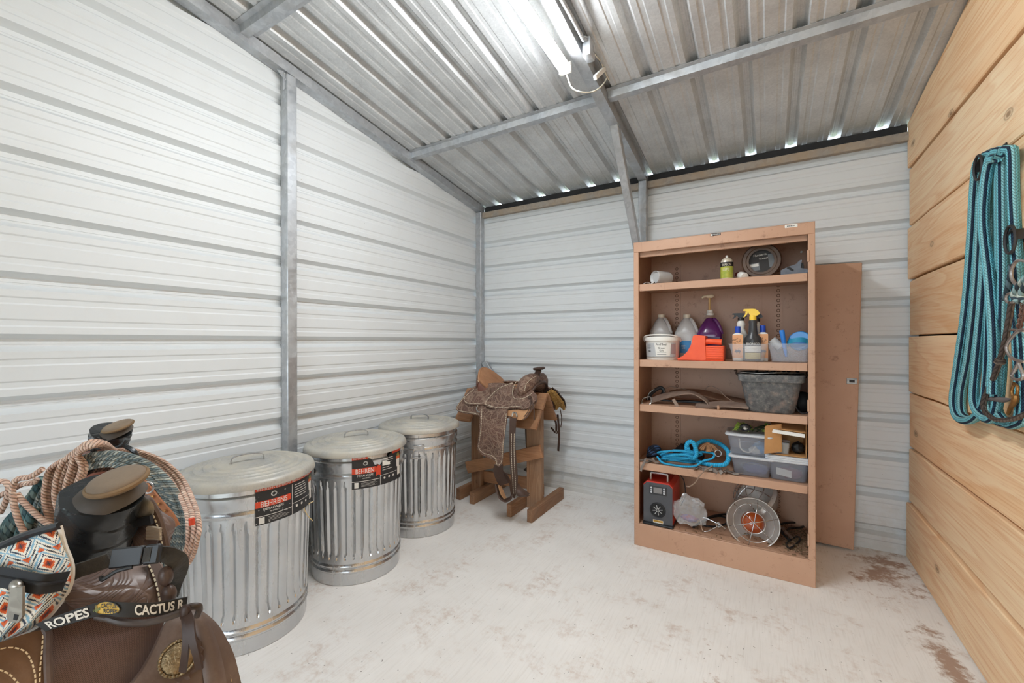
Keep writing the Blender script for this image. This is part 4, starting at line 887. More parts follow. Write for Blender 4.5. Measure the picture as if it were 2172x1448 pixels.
obj('bail', G().tube(catmull([(x-.165, yb, zt-.01), (x-.15, yb-.09, zt+.006), (x-.06, yb-.12, zt+.006), (x+.06, yb-.11, zt+.012), (x+.15, yb-.06, zt+.008), (x+.168, yb, zt-.01)], 6), .0035, 6), BUCKLE, t)
for s in (-1, 1): obj('bail_hook', G().tube(catmull([(x+s*.16, yb, zt-.02), (x+s*.172, yb, zt-.005), (x+s*.168, yb-.004, zt+.012), (x+s*.182, yb-.004, zt+.008)], 4), .004, 6), mat('rusty_wire', (70, 52, 40), rough=.8), t)
solo('black_strap_loops', G().tube(catmull([(x-.075, 2.82, Z3+.05), (x-.07, 2.82, zt+.004), (x-.03, 2.82, zt+.03), (x+.02, 2.83, zt+.012), (x-.02, 2.84, zt-.002), (x-.005, 2.84, zt+.026), (x+.05, 2.82, zt+.03), (x+.075, 2.83, zt), (x+.1, 2.84, zt+.026), (x+.13, 2.83, zt+.01), (x+.1, 2.82, zt-.03), (x+.04, 2.82, zt-.05)], 6), .0075, 8), BLKP, 'black cord loops sticking out of the rubber bucket', 'cord')
xx = X_(1703, 2.80)
solo('black_boot', G().ball((xx-.0, 2.86, Z3+.055), (.048, .06, .055), 16, 10, fn=lambda d, p: p*(1+.12*noise.noise(d*3))), mat('black_neoprene', (24, 24, 26), rough=.7), 'black leg wrap bundle behind the rubber bucket', 'leg wrap')
solo('black_cable', G().tube(catmull([(xx-.045, 2.74, Z3+.06), (xx-.025, 2.73, Z3+.02), (xx, 2.73, Z3+.008), (xx+.03, 2.74, Z3+.02), (xx+.04, 2.76, Z3+.03)], 6), .003, 6), BLKP, 'thin black cable loop at the right end of the third shelf', 'cable')

# ------------------------------------------------------------------ fourth shelf: ropes and boxes
SKY = m_rope('bright_blue_rope', [(48, 164, 212), (56, 174, 222)], 2, 7., .7, .35)
def rp(L, y): return PYs(L, y)
def wig(pts, amp, n=4, seed=0):
    r = random.Random(seed); return [Vector((p.x+r.uniform(-amp, amp), p.y+r.uniform(-amp, amp)*1.5, p.z+r.uniform(-amp, amp)*.6)) for p in catmull(pts, n)]
t = thing('blue_lead_rope', 'tangled bright blue rope heaped on the fourth shelf', 'rope', (X_(1460, 2.78), 2.78, Z4))
obj('rope', G().tube(catmull(rp([(1462, 972), (1456, 950), (1460, 938), (1470, 938), (1476, 952), (1477, 964), (1470, 970), (1462, 960), (1458, 948)], 2.72), 6), .0125, 10), SKY, t)
obj('rope', G().tube(catmull([PY(1474, 955, 2.74), PY(1480, 940, 2.80), PY(1500, 934, 2.86), PY(1525, 940, 2.84), PY(1543, 955, 2.76), PY(1545, 972, 2.72), PY(1538, 984, 2.70), PY(1520, 986, 2.70), PY(1500, 984, 2.72), PY(1478, 978, 2.75)], 6), .0125, 10), SKY, t)
rr = random.Random(11)
def hc(u, v, y): p = PY(u, v, y); p.z = max(p.z, Z4+.008); return p
for k in range(7):
    pts = []
    a0 = rr.uniform(0, 6)
    for j in range(9):
        a = a0+j*2*PI/8*1.15; u = 1440+rr.uniform(28, 46)*math.cos(a)*(1.+.02*k); v = 976-k*2.2+rr.uniform(3, 10)*math.sin(a); pts.append(hc(u, v, 2.755+.055*math.sin(a)+rr.uniform(-.01, .01)))
    obj('rope', G().tube(catmull(pts, 6), .0055, 7), SKY, t)
obj('rope', G().tube(catmull([hc(u, v, y) for u, v, y in ((1394, 968, 2.72), (1404, 980, 2.70), (1420, 986, 2.695), (1450, 990, 2.695), (1475, 988, 2.70), (1490, 978, 2.71), (1510, 972, 2.72), (1514, 962, 2.74), (1490, 958, 2.76), (1478, 962, 2.76))], 6), .006, 8), SKY, t)
NAVY = m_rope('navy_flecked_rope', [(30, 36, 52), (60, 84, 120), (24, 26, 34)], 3, 2, .8)
pts = []
for j in range(34): a = j*.95; pts.append(hc(1388+16*math.cos(a)*(1-.008*j), 972-j*.62+7*math.sin(a), 2.80+.05*math.sin(a)))
solo('dark_rope_coil', G().tube(catmull(pts, 4), .008, 7), NAVY, 'dark navy flecked rope heaped in the left corner of the fourth shelf', 'rope')
bw = G().sheet(lambda u, v: (X_(1425, 2.9)+.18*u, 2.84+.17*v, Z4+.012+.085*math.sin(PI*min(1, u*1.15))**.7*(.35+.65*math.sin(PI*v))+.004*math.sin(u*40+v*6)), 26, 12, .006)
solo('black_saddle_pad', bw, mat('black_ribbed_cloth', (34, 32, 34), (48, 46, 48), scale=40, rough=.85, bump=.5, bscale=90), 'bundled black ribbed cloth behind the blue rope', 'cloth')
GLV = mat('brown_glove_cloth', (130, 92, 62), (166, 126, 90), scale=30, rough=.85, bump=.4)
t = thing('rope_tassel', 'frayed brown mohair tassel lying on the blue rope heap', 'tassel', (X_(1505, 2.8), 2.8, Z4)); rr = random.Random(5)
for k in range(16):
    a = rr.uniform(0, 2*PI); c0 = PY(1502, 948, 2.77); L = rr.uniform(.03, .055)
    obj('tassel_strand', G().tube(catmull([c0+Vector((0, 0, .012)), c0+Vector((math.cos(a)*L*.5, -.012+.01*math.sin(a), .016+.01*math.sin(a))), c0+Vector((math.cos(a)*L, -.02+.02*math.sin(a), -.006+.012*math.sin(a)))], 4), .005, 6), GLV, t)
c0 = PY(1523, 961, 2.725); solo('metal_ring', G().tube([c0+Vector((.017*math.cos(a), .004*math.sin(a), .017*math.sin(a))) for a in [2*PI*k/20 for k in range(20)]], .0022, 6, True), BUCKLE, 'small steel ring lying on the dark cloth by the blue rope', 'ring')
# shredded cloth strips along the shelf edge
RAG = mat('grey_rag_cloth', (112, 104, 100), (150, 138, 128), scale=24, rough=.9)
rr = random.Random(21)
for k, (u, v) in enumerate(((1368, 978), (1376, 984), (1388, 986), (1476, 993), (1486, 996), (1500, 998), (1515, 1000), (1528, 1000), (1540, 998), (1548, 990), (1552, 996), (1492, 992), (1508, 994))):
    c0 = PY(u, v, 2.70); c0.z = Z4+.006; a = rr.uniform(0, PI)
    pts = [c0+Vector((math.cos(a)*d*.05+rr.uniform(-.01, .01), abs(math.sin(a))*d*.04, rr.uniform(0, .016))) for d in (-1, -.4, .2, .8)]
    solo('cloth_strip', G().strap(pts, rr.uniform(.012, .02), .002, (math.sin(a), math.cos(a), rr.uniform(-.6, .6))), RAG, ('shredded grey cloth strip under the dark navy rope' if u < 1400 else 'shredded grey cloth strip beside the lower clear box' if u > 1535 else 'shredded grey cloth strip below the bright blue rope'), 'cloth strip', group='shredded cloth strips on the rope shelf')
solo('hanging_strap', G().strap([PY(1512, 988, 2.69), PY(1498, 996, 2.668), PY(1490, 1003, 2.660), PY(1482, 1012, 2.660), PY(1474, 1024, 2.662), PY(1462, 1032, 2.664), PY(1456, 1031, 2.666)], .007, .0022, (0, -.5, 1)), mat('grey_tan_string', (158, 136, 120), rough=.8), 'thin grey leather string dangling over the rope shelf edge', 'string')
solo('hanging_rag', G().strap([PY(1370, 972, 2.70), PY(1366, 982, 2.664), PY(1361, 992, 2.66), PY(1359, 999, 2.66)], .014, .002, (1, 0, .3)), RAG, 'grey rag end hanging over the left edge of the rope shelf', 'rag')
# plastic boxes
LIDP = mat('grey_white_lid', (208, 212, 218), rough=.4); BOXP = mat('frosted_box_plastic', (176, 182, 196), rough=.32, alpha=.26)
yb = 2.79; zb = Z4
def zat(u, v, y): return PY(u, v, y).z
x1, x2 = X_(1594, yb), CX1-.004-.111
h1 = zat(1594, 972, 2.70)-Z4
bin_('storage_box', 'lower clear plastic box with pale lid in the stack of two', x1, yb, Z4, .20, .19, .17, .16, h1, BOXP, 'box', LIDP)
ztop = Z4+h1+.013; h2 = zat(1590, 925, 2.70)-ztop
bin_('storage_box', 'upper clear plastic box with pale lid, white cord and blue cloth inside', x1-.012, yb-.005, ztop, .21, .19, .18, .16, h2, BOXP, 'box', LIDP)
h3 = zat(1684, 982, 2.70)-Z4
bin_('storage_box', 'clear plastic box under three nested lids at the right end of the rope shelf', x2, yb, Z4, .19, .18, .162, .15, h3, BOXP, 'box', LIDP, nlid=3)
solo('curled_white_rope', G().tube(catmull([(x1-.06, yb-.06, ztop+h2*.8), (x1-.05, yb-.07, ztop+.03), (x1-.01, yb-.068, ztop+.014), (x1+.02, yb-.066, ztop+.05)], 6), .004, 6), CORD, 'white rope curled inside the upper plastic box', 'rope')
rr = random.Random(9)
def blob(c, r, m, label, name, cat, seed, sc_=(1, 1, 1)):
    s0 = Vector((seed*3.1, seed, 0)); return solo(name, G().ball(c, Vector((r*sc_[0], r*sc_[1], r*sc_[2])), 20, 14, fn=lambda d, p: p*(1+.28*noise.noise(d*2.6+s0)+.1*noise.noise(d*7+s0))), m, label, cat)
blob((x1+.05, yb-.02, ztop+.035), .036, mat('light_blue_cloth', (86, 150, 206), (150, 190, 220), scale=30, rough=.8), 'crumpled light blue cloth inside the upper plastic box', 'blue_cloth', 'cloth', 1, (1.2, 1, .9))
blob((x1+.02, yb-.035, ztop+.022), .024, WLAB, 'crumpled white tissue inside the upper plastic box', 'white_tissue', 'tissue', 2, (1.4, 1, .8))
blob((x1+.02, yb-.01, Z4+.032), .034, mat('indigo_cloth', (84, 92, 150), (110, 116, 160), scale=30, rough=.8), 'bluish cloth bundle inside the lower plastic box', 'blue_cloth', 'cloth', 3, (1.9, 1.2, .85))
blob((x2+.01, yb-.02, Z4+.036), .034, mat('maroon_cloth', (120, 50, 66), (140, 74, 86), scale=30, rough=.8), 'maroon cloth inside the box with nested lids', 'maroon_cloth', 'cloth', 4, (1.6, 1, .9))
solo('paper_card', G().sheet(lambda u, v: (x2-.055+.07*u, yb-.066+.01*v, Z4+.03+.035*v-.012*u), 4, 4, .0006), WLAB, 'white card pressed inside the box with nested lids', 'card')
# green foliage-coloured harness on the box
GRN = mat('lime_green_webbing', (132, 160, 52), (170, 190, 90), scale=30, rough=.6); DGR = mat('dark_green_webbing', (40, 50, 34), (60, 72, 44), scale=40, rough=.7)
zl = ztop+h2+.013; t = thing('green_web_halter', 'lime green and black webbing bundle on top of the upper plastic box', 'webbing', (x1, yb, zl)); rr = random.Random(31)
for k in range(15):
    a = rr.uniform(0, 2*PI); b = Vector((x1+rr.uniform(-.075, .085), yb+rr.uniform(-.085, .02), zl+.006)); d = Vector((math.cos(a), math.sin(a)*.6, 0))
    pts = [b-d*.035, b-d*.01+Vector((0, 0, rr.uniform(.015, .04))), b+d*.02+Vector((0, 0, rr.uniform(.015, .035))), b+d*.045+Vector((0, 0, .004))]
    obj('web_strap', G().strap(pts, rr.uniform(.014, .024), .002, (-d.y, d.x, rr.uniform(-.4, .4))), GRN if k % 2 else DGR, t)
obj('black_patch', G().ball((x1-.03, yb-.07, zl+.03), (.03, .016, .022), 14, 8), BLKP, t)
obj('spiral_badge', G().tube([Vector((x1-.03+.0009*a*math.cos(a), yb-.0865, zl+.03+.0008*a*math.sin(a))) for a in [k*.5 for k in range(26)]], .0012, 5), WLAB, t)
# cardboard
CARD = mat('brown_cardboard', (182, 134, 84), (196, 148, 98), scale=14, rough=.8, bump=.1, bscale=30)
fl = [PY(1621, 962, 2.672), PY(1622, 905, 2.672), PY(1626, 902, 2.672), PY(1657, 899, 2.705), PY(1658, 958, 2.705)]
g = G(); d = Vector((.0025, .004, 0)); n = len(fl); g.add(fl+[p+d for p in fl], [tuple(range(n)), tuple(range(2*n-1, n-1, -1))]+[((i+1) % n, i, n+i, n+(i+1) % n) for i in range(n)])
cb = thing('cardboard_box', 'open cardboard box with a raised brown flap, holding a small seed tub', 'cardboard box', (x2, yb, Z4+h3+.033))
obj('front_flap', g, CARD, cb, smooth=False)
zc0 = Z4+h3+.034; zc1 = zat(1690, 898, 2.73); bx0, bx1 = x2-.078, CX1-.034
zc1 = min(zc1, Z3-.02)
obj('box_floor', G().box((bx0, 2.70, zc0), (bx1, 2.90, zc0+.003)), CARD, cb, smooth=False)
obj('box_wall', G().box((bx0, 2.897, zc0), (bx1, 2.90, zc1)), CARD, cb, smooth=False); obj('box_wall', G().box((bx1-.003, 2.71, zc0), (bx1, 2.90, zc1)), CARD, cb, smooth=False); obj('box_wall', G().box((bx0, 2.71, zc0), (bx0+.003, 2.90, zc1-.01)), CARD, cb, smooth=False)
obj('top_flap', G().sheet(lambda u, v: (bx0+(bx1-bx0-.006)*u, 2.90-.21*v, zc1-.002-.028*v-.012*u*v), 6, 6, .003), CARD, cb)
obj('flap_lining', G().sheet(lambda u, v: (bx0+.004+(bx1-bx0-.014)*u, 2.691-.004*v, zc1-.034-.018*v-.012*u), 6, 2, .002), WLAB, cb)
SEED = mat('dried_seed_mix', (132, 116, 62), (90, 80, 50), scale=160, rough=.9, bump=.8, bscale=200)
sx0 = bx0+.045; t = thing('seed_tub', 'small clear tub of dried seed in the cardboard box', 'tub', (sx0, 2.75, zc0+.003)); g = G(); c = (sx0, 2.755)
loft(g, [rrect(c, .07, .07, .008, zc0+.004), rrect(c, .08, .08, .01, zc0+.062), rrect(c, .086, .086, .01, zc0+.066), rrect(c, .076, .076, .01, zc0+.066), rrect(c, .066, .066, .008, zc0+.007)]); obj('tub_body', g, CLEAR, t)
g = G(); loft(g, [rrect(c, .065, .065, .008, zc0+.008), rrect(c, .074, .074, .01, zc0+.056)]); obj('seed_fill', g, SEED, t)
blob((bx1-.035, 2.78, zc0+.035), .03, BLKP, 'black bundle beside the seed tub in the cardboard box', 'black_bundle', 'bundle', 6)

# ------------------------------------------------------------------ bottom shelf
t = thing('space_heater', 'red and charcoal box heater with handle and small screen on the bottom shelf', 'heater', (X_(1400, 2.78), 2.78, Z5))
HRED = mat('red_heater_enamel', (188, 48, 38), (206, 58, 44), scale=14, rough=.35, dirt=(90, 40, 34), dlo=.6, dhi=.72, dscale=14); HGRY = mat('charcoal_heater_face', (72, 73, 78), (80, 81, 86), scale=20, rough=.5)
hx0, hx1, hy0, hy1, hz0, hz1 = PY(1365, 1060, 2.70).x, PY(1427, 1060, 2.70).x, 2.70, 2.93, Z5+.014, PY(1395, 1022, 2.70).z
def cham(y, x0, x1, z0, z1, c): return [Vector(p) for p in ((x0+c, y, z1), (x0, y, z1-c), (x0, y, z0), (x1, y, z0), (x1, y, z1-c), (x1-c, y, z1))]
g = G(); loft(g, [cham(hy0, hx0, hx1, hz0, hz1, .022), cham(hy1, hx0, hx1, hz0, hz1+.004, .022)]); obj('heater_body', g, HRED, t, smooth=False)
g = G(); loft(g, [cham(hy0-.005, hx0+.001, hx1-.001, hz0, hz1-.012, .02), cham(hy0, hx0+.001, hx1-.001, hz0, hz1-.008, .02)]); fp = obj('front_plate', g, HGRY, t, smooth=False)
ALU = m_galv('brushed_aluminium', (196, 196, 196), (210, 210, 210), .3, .9, 40)
hzt = PY(1395, 1005, 2.72).z; xm = (hx0+hx1)/2
obj('handle', G().tube(catmull([(xm-.05, 2.735, hz1), (xm-.05, 2.735, hzt-.008), (xm-.042, 2.735, hzt), (xm+.042, 2.735, hzt), (xm+.05, 2.735, hzt-.008), (xm+.05, 2.735, hz1)], 3), .006, 8), ALU, t)
zc = PY(1395, 1040, 2.695).z; M_ = MF((xm+.002, hy0-.005, zc))
pn = obj('control_panel', G().box((-.05, -.026, 0), (.05, .03, .004), .002, M_), mat('dark_grey_panel', (54, 55, 58), rough=.4), fp, smooth=False)
obj('screen', G().box((-.026, -.016, .004), (.024, .018, .0052), 0, M_), mat('blank_screen', (128, 126, 126), rough=.25), fp, smooth=False)
for sx_ in (-.039, .036):
    for sz_ in (.014, .0, -.013): obj('button', G().lathe([(0, .003), (.005, .003), (.0055, 0)], 10, M=M_ @ Matrix.Translation((sx_, sz_, .004))), LIDP, fp)
zf = PY(1393, 1081, 2.695).z; M_ = MF((xm, hy0-.005, zf))
obj('fan_ring', G().tube([M_ @ Vector((.043*math.cos(a), .043*math.sin(a), .002)) for a in [2*PI*k/32 for k in range(32)]], .004, 8, True), BLKP, fp)
obj('fan_well', G().lathe([(0, .001), (.041, .001)], 32, M=M_), mat('fan_black', (20, 20, 22), rough=.6), fp)
for k in range(8):
    a = 2*PI*k/8+.2; obj('fan_blade', G().beam(M_ @ Vector((.006*math.cos(a), .006*math.sin(a), .003)), M_ @ Vector((.03*math.cos(a), .03*math.sin(a), .003)), .0035, .002, (0, 1, 0), 0), ALU, fp, smooth=False)
zl = PY(1393, 1107, 2.695).z; M_ = MF((xm+.002, hy0-.005, zl)); g = G(); quad(g, M_, -.03, -.015, .03, .014); wl_ = obj('warning_label', g, WLAB, fp, smooth=False)
g = G(); quad(g, M_, -.028, .001, .028, .013, .0012); obj('warning_stripe', g, mat('amber_print', (206, 160, 60), rough=.5), wl_, smooth=False)
obj('lettering', G().text('WARNING', .009, M_ @ Matrix.Translation((-.024, .004, .0013)), .0002, .048), BLK, wl_, smooth=False)
obj('base_tray', G().box((hx0-.002, hy0-.025, Z5+.001), (hx1+.006, hy1-.02, Z5+.014), .005), BLKP, t)
obj('power_cord', G().tube(catmull([(hx1+.006, 2.92, hz1-.0), (hx1+.03, 2.92, hz1-.04), (hx1+.035, 2.92, hz0+.12), (hx1+.01, 2.925, hz0+.05)], 6), .003, 6), BLKP, t)
# clear bag
FILM = mat('clear_film', (225, 228, 230), rough=.12, alpha=.28, spec=.9)
def crumple(c, rx, ry, rz, seed, amp=.35):
    s0 = Vector((seed, seed*2.3, 0)); return G().ball(c, (rx, ry, rz), 36, 24, fn=lambda d, p: p*(1+amp*noise.noise(d*2.1+s0)+.22*abs(noise.noise(d*5.5+s0))+.12*noise.noise(d*13+s0)))
cb = PY(1462, 1082, 2.74); cb.z = max(cb.z, Z5+.085)
solo('plastic_bag', crumple(cb, .09, .055, .078, 3.), FILM, 'crumpled clear plastic bag beside the heater', 'plastic bag', smooth=False)
blob(cb+Vector((.0, .0, -.045)), .03, mat('red_blue_wrap', (150, 60, 70), (80, 90, 150), scale=40, rough=.5), 'red and blue wrapper inside the clear bag', 'candy_wrapper', 'wrapper', 8, (1.6, .7, .6))
# heat lamps
SHADE = m_galv('spun_aluminium', (222, 220, 216), (232, 230, 226), .42, .55, 30); AMB = mat('amber_bulb_glass', (150, 62, 24), (176, 82, 34), scale=20, rough=.12, coat=.8); CHR = m_galv('chromed_wire', (196, 196, 196), (212, 212, 212), .22, .95, 50)
def heat_lamp(c, n, up, label, r=.14, bulb=True, clamp=True):
    n = Vector(n).normalized(); x = Vector(up).cross(n).normalized(); y = n.cross(x); Mh = Matrix((x, y, n)).transposed().to_4x4(); Mh.translation = c
    t = thing('clamp_heat_lamp', label, 'heat lamp', (c.x, c.y, Z5))
    sh = obj('reflector', G().lathe([(.028, -.135), (.045, -.128), (.085, -.095), (.115, -.055), (.133, -.015), (r, 0), (r+.004, .002), (r+.004, -.003), (.136, -.018), (.118, -.058), (.088, -.099), (.046, -.132), (.03, -.14)], 64, M=Mh), SHADE, t, angle=60)
    obj('socket', G().lathe([(0, -.20), (.02, -.198), (.024, -.18), (.026, -.14), (.026, -.10), (.02, -.095), (0, -.095)], 24, M=Mh), mat('socket_white', (210, 206, 198), rough=.5), t)
    if bulb: obj('bulb', G().lathe([(.016, -.10), (.024, -.085), (.045, -.06), (.058, -.035), (.06, -.02), (.052, -.002), (.034, .012), (.014, .018), (0, .019)], 32, M=Mh), AMB, t)
    gd = obj('guard_ring', G().tube([Mh @ Vector((.10*math.cos(a), .10*math.sin(a), .045)) for a in [2*PI*k/40 for k in range(40)]], .0022, 6, True), CHR, t)
    obj('guard_ring', G().tube([Mh @ Vector((.055*math.cos(a), .055*math.sin(a), .066)) for a in [2*PI*k/40 for k in range(40)]], .0022, 6, True), CHR, t)
    for k in range(3):
        a = PI*k/3+.3; e = Vector((math.cos(a), math.sin(a), 0))
        obj('guard_wire', G().tube(catmull([Mh @ Vector((e.x*q, e.y*q, z)) for q, z in ((-r-.004, -.006), (-r*.93, .02), (-.1, .045), (-.05, .067), (0, .072), (.05, .067), (.1, .045), (r*.93, .02), (r+.004, -.006))], 4), .0022, 6), CHR, t)
    return t, Mh
c = PY(1597, 1108, 2.76)
lp, Mh = heat_lamp(c, (.10, -.92, .34), (0, 0, 1), 'clamp heat lamp with amber bulb and wire guard facing out of the bottom shelf', .128)
c2 = PY(1598, 1068, 2.97); c2.z = Z5+.19
heat_lamp(c2, (-.55, -.45, .65), (0, 0, 1), 'second heat lamp turned away behind the amber bulb lamp', .12, False)
# spring clamp loop left of the lamp
cl = thing('wire_clamp', 'bent chrome wire clamp lying between the bag and the heat lamp', 'clamp', (X_(1505, 2.73), 2.73, Z5))
obj('wire_loop', G().tube(catmull([PY(u, v, 2.735) for u, v in ((1526, 1112), (1510, 1104), (1493, 1097), (1487, 1102), (1489, 1122), (1498, 1127), (1515, 1120), (1527, 1114), (1540, 1122))], 4), .003, 7), CHR, cl)
c0 = PY(1524, 1112, 2.73); obj('spring_coil', G().tube([c0+Vector((.012*math.cos(a), -.012+.0006*a, .012*math.sin(a))) for a in [k*.5 for k in range(40)]], .0024, 6), CHR, cl)
def onb(u, v, lift=0.): p = PZ(u, v, Z5+.006+lift); return p
solo('black_power_cord', G().tube(catmull([onb(*q) for q in ((1470, 1118), (1500, 1100, .01), (1530, 1094), (1545, 1106, .01), (1520, 1116), (1490, 1112, .012), (1505, 1096, .02), (1540, 1090), (1555, 1098))], 6), .006, 8), BLKP, 'loose black power cord behind the chrome clamp', 'cord')
solo('black_power_cord', G().tube(catmull([onb(*q) for q in ((1652, 1106), (1662, 1098, .02), (1680, 1095, .03), (1700, 1098, .02), (1712, 1108, .0), (1700, 1118, .0), (1676, 1120, .01), (1664, 1128, .01), (1650, 1118, .02), (1660, 1110, .03), (1690, 1108, .01), (1708, 1116, .0))], 6), .006, 8), BLKP, 'tangled black cord right of the heat lamp', 'cord')
t = thing('spring_clamp', 'black metal spring clamp lying on the dried plant litter', 'clamp', (X_(1680, 2.75), 2.75, Z5))
obj('clamp_jaw', G().tube(catmull([onb(1668, 1152, .004), onb(1680, 1142, .006), onb(1692, 1138, .008), onb(1697, 1144, .006), onb(1688, 1154, .005), onb(1674, 1162, .004)], 5, True), .0045, 8, True), BLKP, t)
obj('clamp_arm', G().strap([onb(1658, 1118, .03), onb(1668, 1130, .022), onb(1680, 1142, .012)], .018, .004, (1, .3, .2)), CHR, t)
obj('clamp_arm', G().strap([onb(1652, 1124, .02), onb(1664, 1136, .014), onb(1676, 1148, .008)], .012, .004, (1, .3, .2)), BLKP, t)
# litter of dried stems and leaves
LIT = mat('dried_plant_litter', (146, 122, 92), (96, 78, 58), scale=60, rough=.9); rr = random.Random(77); g = G()
for k in range(900):
    u = rr.gauss(1695, 22); v = rr.gauss(1150, 20)
    if rr.random() < .35: u, v = rr.uniform(1440, 1722), rr.uniform(1105, 1165)
    p = PZ(u, v, Z5+.001)
    if not (CX0+.04 < p.x < CX1-.012 and CY0+.022 < p.y < CY1-.02): continue
    a, L, w = rr.uniform(0, 6.28), rr.uniform(.004, .022), rr.uniform(.001, .004); d = Vector((math.cos(a), math.sin(a), rr.uniform(-.1, .5)))*L; s = Vector((-math.sin(a), math.cos(a), rr.uniform(-.4, .4)))*w
    p.z += rr.random()**3*.014; e = Vector((0, 0, .0008)); g.add([p-s, p+s, p+d+s*.3, p+d-s*.3, p-s+e, p+s+e, p+d+s*.3+e, p+d-s*.3+e], [(3, 2, 1, 0), (4, 5, 6, 7), (0, 1, 5, 4), (1, 2, 6, 5), (2, 3, 7, 6), (3, 0, 4, 7)])
solo('plant_litter', g, LIT, 'dried stems and leaf litter strewn on the bottom shelf', 'litter', kind='stuff', smooth=False)
# ------------------------------------------------------------------ wooden saddle stand and tooled saddle in the corner
LUM = m_wood('weathered_lumber', (150, 112, 84), (112, 76, 52), (176, 142, 112), 'Z', 1.6, True, (128, 106, 88)); LUMX = m_wood('weathered_lumber_flat', (150, 110, 80), (112, 74, 50), (172, 136, 106), 'Y', 1.6, True, (128, 106, 88)); LUMR = m_wood('reddish_lumber', (164, 116, 82), (122, 80, 54), (182, 138, 102), 'X', 1.6, True, (138, 108, 86))
YS = 2.87
t = thing('saddle_stand', 'rough wooden saddle stand with paired foot boards in the corner', 'saddle stand', (-1.78, YS, 0))
def bpart(name, lo, hi, m=LUM): return obj(name, G().box(lo, hi, .003), m, t, smooth=False)
bpart('stand_post', (-1.578, 2.84, .0), (-1.452, 2.885, .80)); bpart('stand_post', (-2.10, 2.84, .0), (-2.005, 2.885, .80))
bpart('foot_board', (-1.448, 2.61, 0), (-1.408, 3.15, .09), LUMX); bpart('foot_board', (-1.622, 2.62, 0), (-1.582, 3.15, .09), LUMX)
bpart('foot_board', (-2.145, 2.70, 0), (-2.104, 3.18, .09), LUMX); bpart('foot_board', (-2.0, 2.68, 0), (-1.955, 3.18, .09), LUMX)
obj('cross_brace', G().beam((-2.13, 2.825, .225), (-1.44, 2.825, .45), .025, .095, (0, 0, 1)), LUMR, t, smooth=False)
obj('cross_brace', G().beam((-2.10, 2.90, .15), (-1.50, 2.90, .17), .025, .09, (0, 0, 1)), LUMR, t, smooth=False)
for s, ye, ze in ((-1, 2.70, .63), (1, 3.03, .645)):
    a0, a1 = Vector((0, YS, .862)), Vector((0, ye, ze)); d = (a1-a0); n = Vector((0, d.z, -d.y)).normalized()*(1 if s < 0 else -1); n = n if n.z > 0 else -n
    for k, (f0, f1, x0, x1, h) in enumerate(((0, .46, -2.15, -1.41, .02), (.48, 1, -2.145, -2.0, .02), (.48, 1, -1.59, -1.415, .02))):
        p, q = a0+d*f0, a0+d*f1; g = G(); vs = []
        for x in (x0, x1):
            for w in (p, q, q+n*h, p+n*h): vs.append(Vector((x, w.y, w.z)))
        g.add(vs, [(0, 1, 2, 3), (7, 6, 5, 4), (0, 4, 5, 1), (1, 5, 6, 2), (2, 6, 7, 3), (3, 7, 4, 0)]); obj('ridge_board', g, LUMR, t, smooth=False)
# --- saddle
TOOL = m_leather('tooled_brown_leather', (78, 54, 46), (112, 80, 68), 1.3, 22, .5, (172, 148, 128), .25); ROLL = m_leather('red_brown_leather', (96, 58, 46), (118, 76, 60), 0, 30, .45, (140, 112, 92), .3)
SUEDE = m_leather('worn_tan_suede', (154, 106, 74), (186, 140, 104), 0, 30, .8, (120, 84, 60), .4); TANL = m_leather('tan_lining_leather', (186, 138, 98), (206, 160, 118), 0, 30, .7, (150, 108, 78), .3)
EDGE = m_leather('dark_edge_leather', (66, 48, 40), (84, 64, 54), 0, 30, .5); STITCH = mat('cream_buckstitch', (226, 216, 192), rough=.7); FLEECE = mat('golden_fleece', (168, 122, 62), (204, 164, 96), scale=60, rough=.95, bump=1., bscale=120, bdist=.02)
def ysurf(z):
    T = [(1.1, .03), (.98, .06), (.92, .12), (.86, .185), (.80, .23), (.74, .26), (.66, .285), (.5, .3), (0, .3)]
    for (z1, s1), (z0, s0) in zip(T, T[1:]):
        if z >= z0: f = min(1, max(0, (z1-z)/(z1-z0))); return YS-(s1+(s0-s1)*f)
    return YS-.3
def PS(u, v, off=0.):
    d = _ray(u, v); lo, hi = .6, 1.2
    f = lambda k: (EYE+d*(k*YS/d.y))
    for _ in range(30):
        m_ = (lo+hi)/2; p = f(m_)
        if p.y < ysurf(p.z)-off: lo = m_
        else: hi = m_
    return f(hi)
def Zm(L): return [(940+.1381*a, 760+.1381*b) for a, b in L]
def Zn(L): return [(930+.2625*a, 740+.2625*b) for a, b in L]
def psheet(A, B, off, nu=10, sm=5, th=.006, fn=None):
    a = catmull([(p[0], p[1], 0) for p in A], sm); b = catmull([(p[0], p[1], 0) for p in B], sm); nv = len(a)-1
    def f(u, v):
        k = int(round(v*nv)); p = a[k].lerp(b[k], u); q = PS(p.x, p.y, off)
        return fn(q, u, v) if fn else q
    return G().sheet(f, nu, nv, th)
def dashes(pts, gap, L, w, lift):
    """little stitches along a 3D polyline"""
    P = [Vector(p) for p in pts]; g = G(); acc = 0; nxt = 0
    for i in range(len(P)-1):
        d = P[i+1]-P[i]; l = d.length
        while nxt <= acc+l and l > 1e-9:
            c = P[i]+d*((nxt-acc)/l)+lift; e = d.normalized(); s = e.cross(lift).normalized()*w; n = lift.normalized()*w
            g.add([c-e*L-s, c+e*L-s, c+e*L+s, c-e*L+s, c-e*L-s+n, c+e*L-s+n, c+e*L+s+n, c-e*L+s+n], [(3, 2, 1, 0), (4, 5, 6, 7), (0, 1, 5, 4), (1, 2, 6, 5), (2, 3, 7, 6), (3, 0, 4, 7)]); nxt += gap
        acc += l
    return g
UPN = Vector((.1, -.85, .5)).normalized()
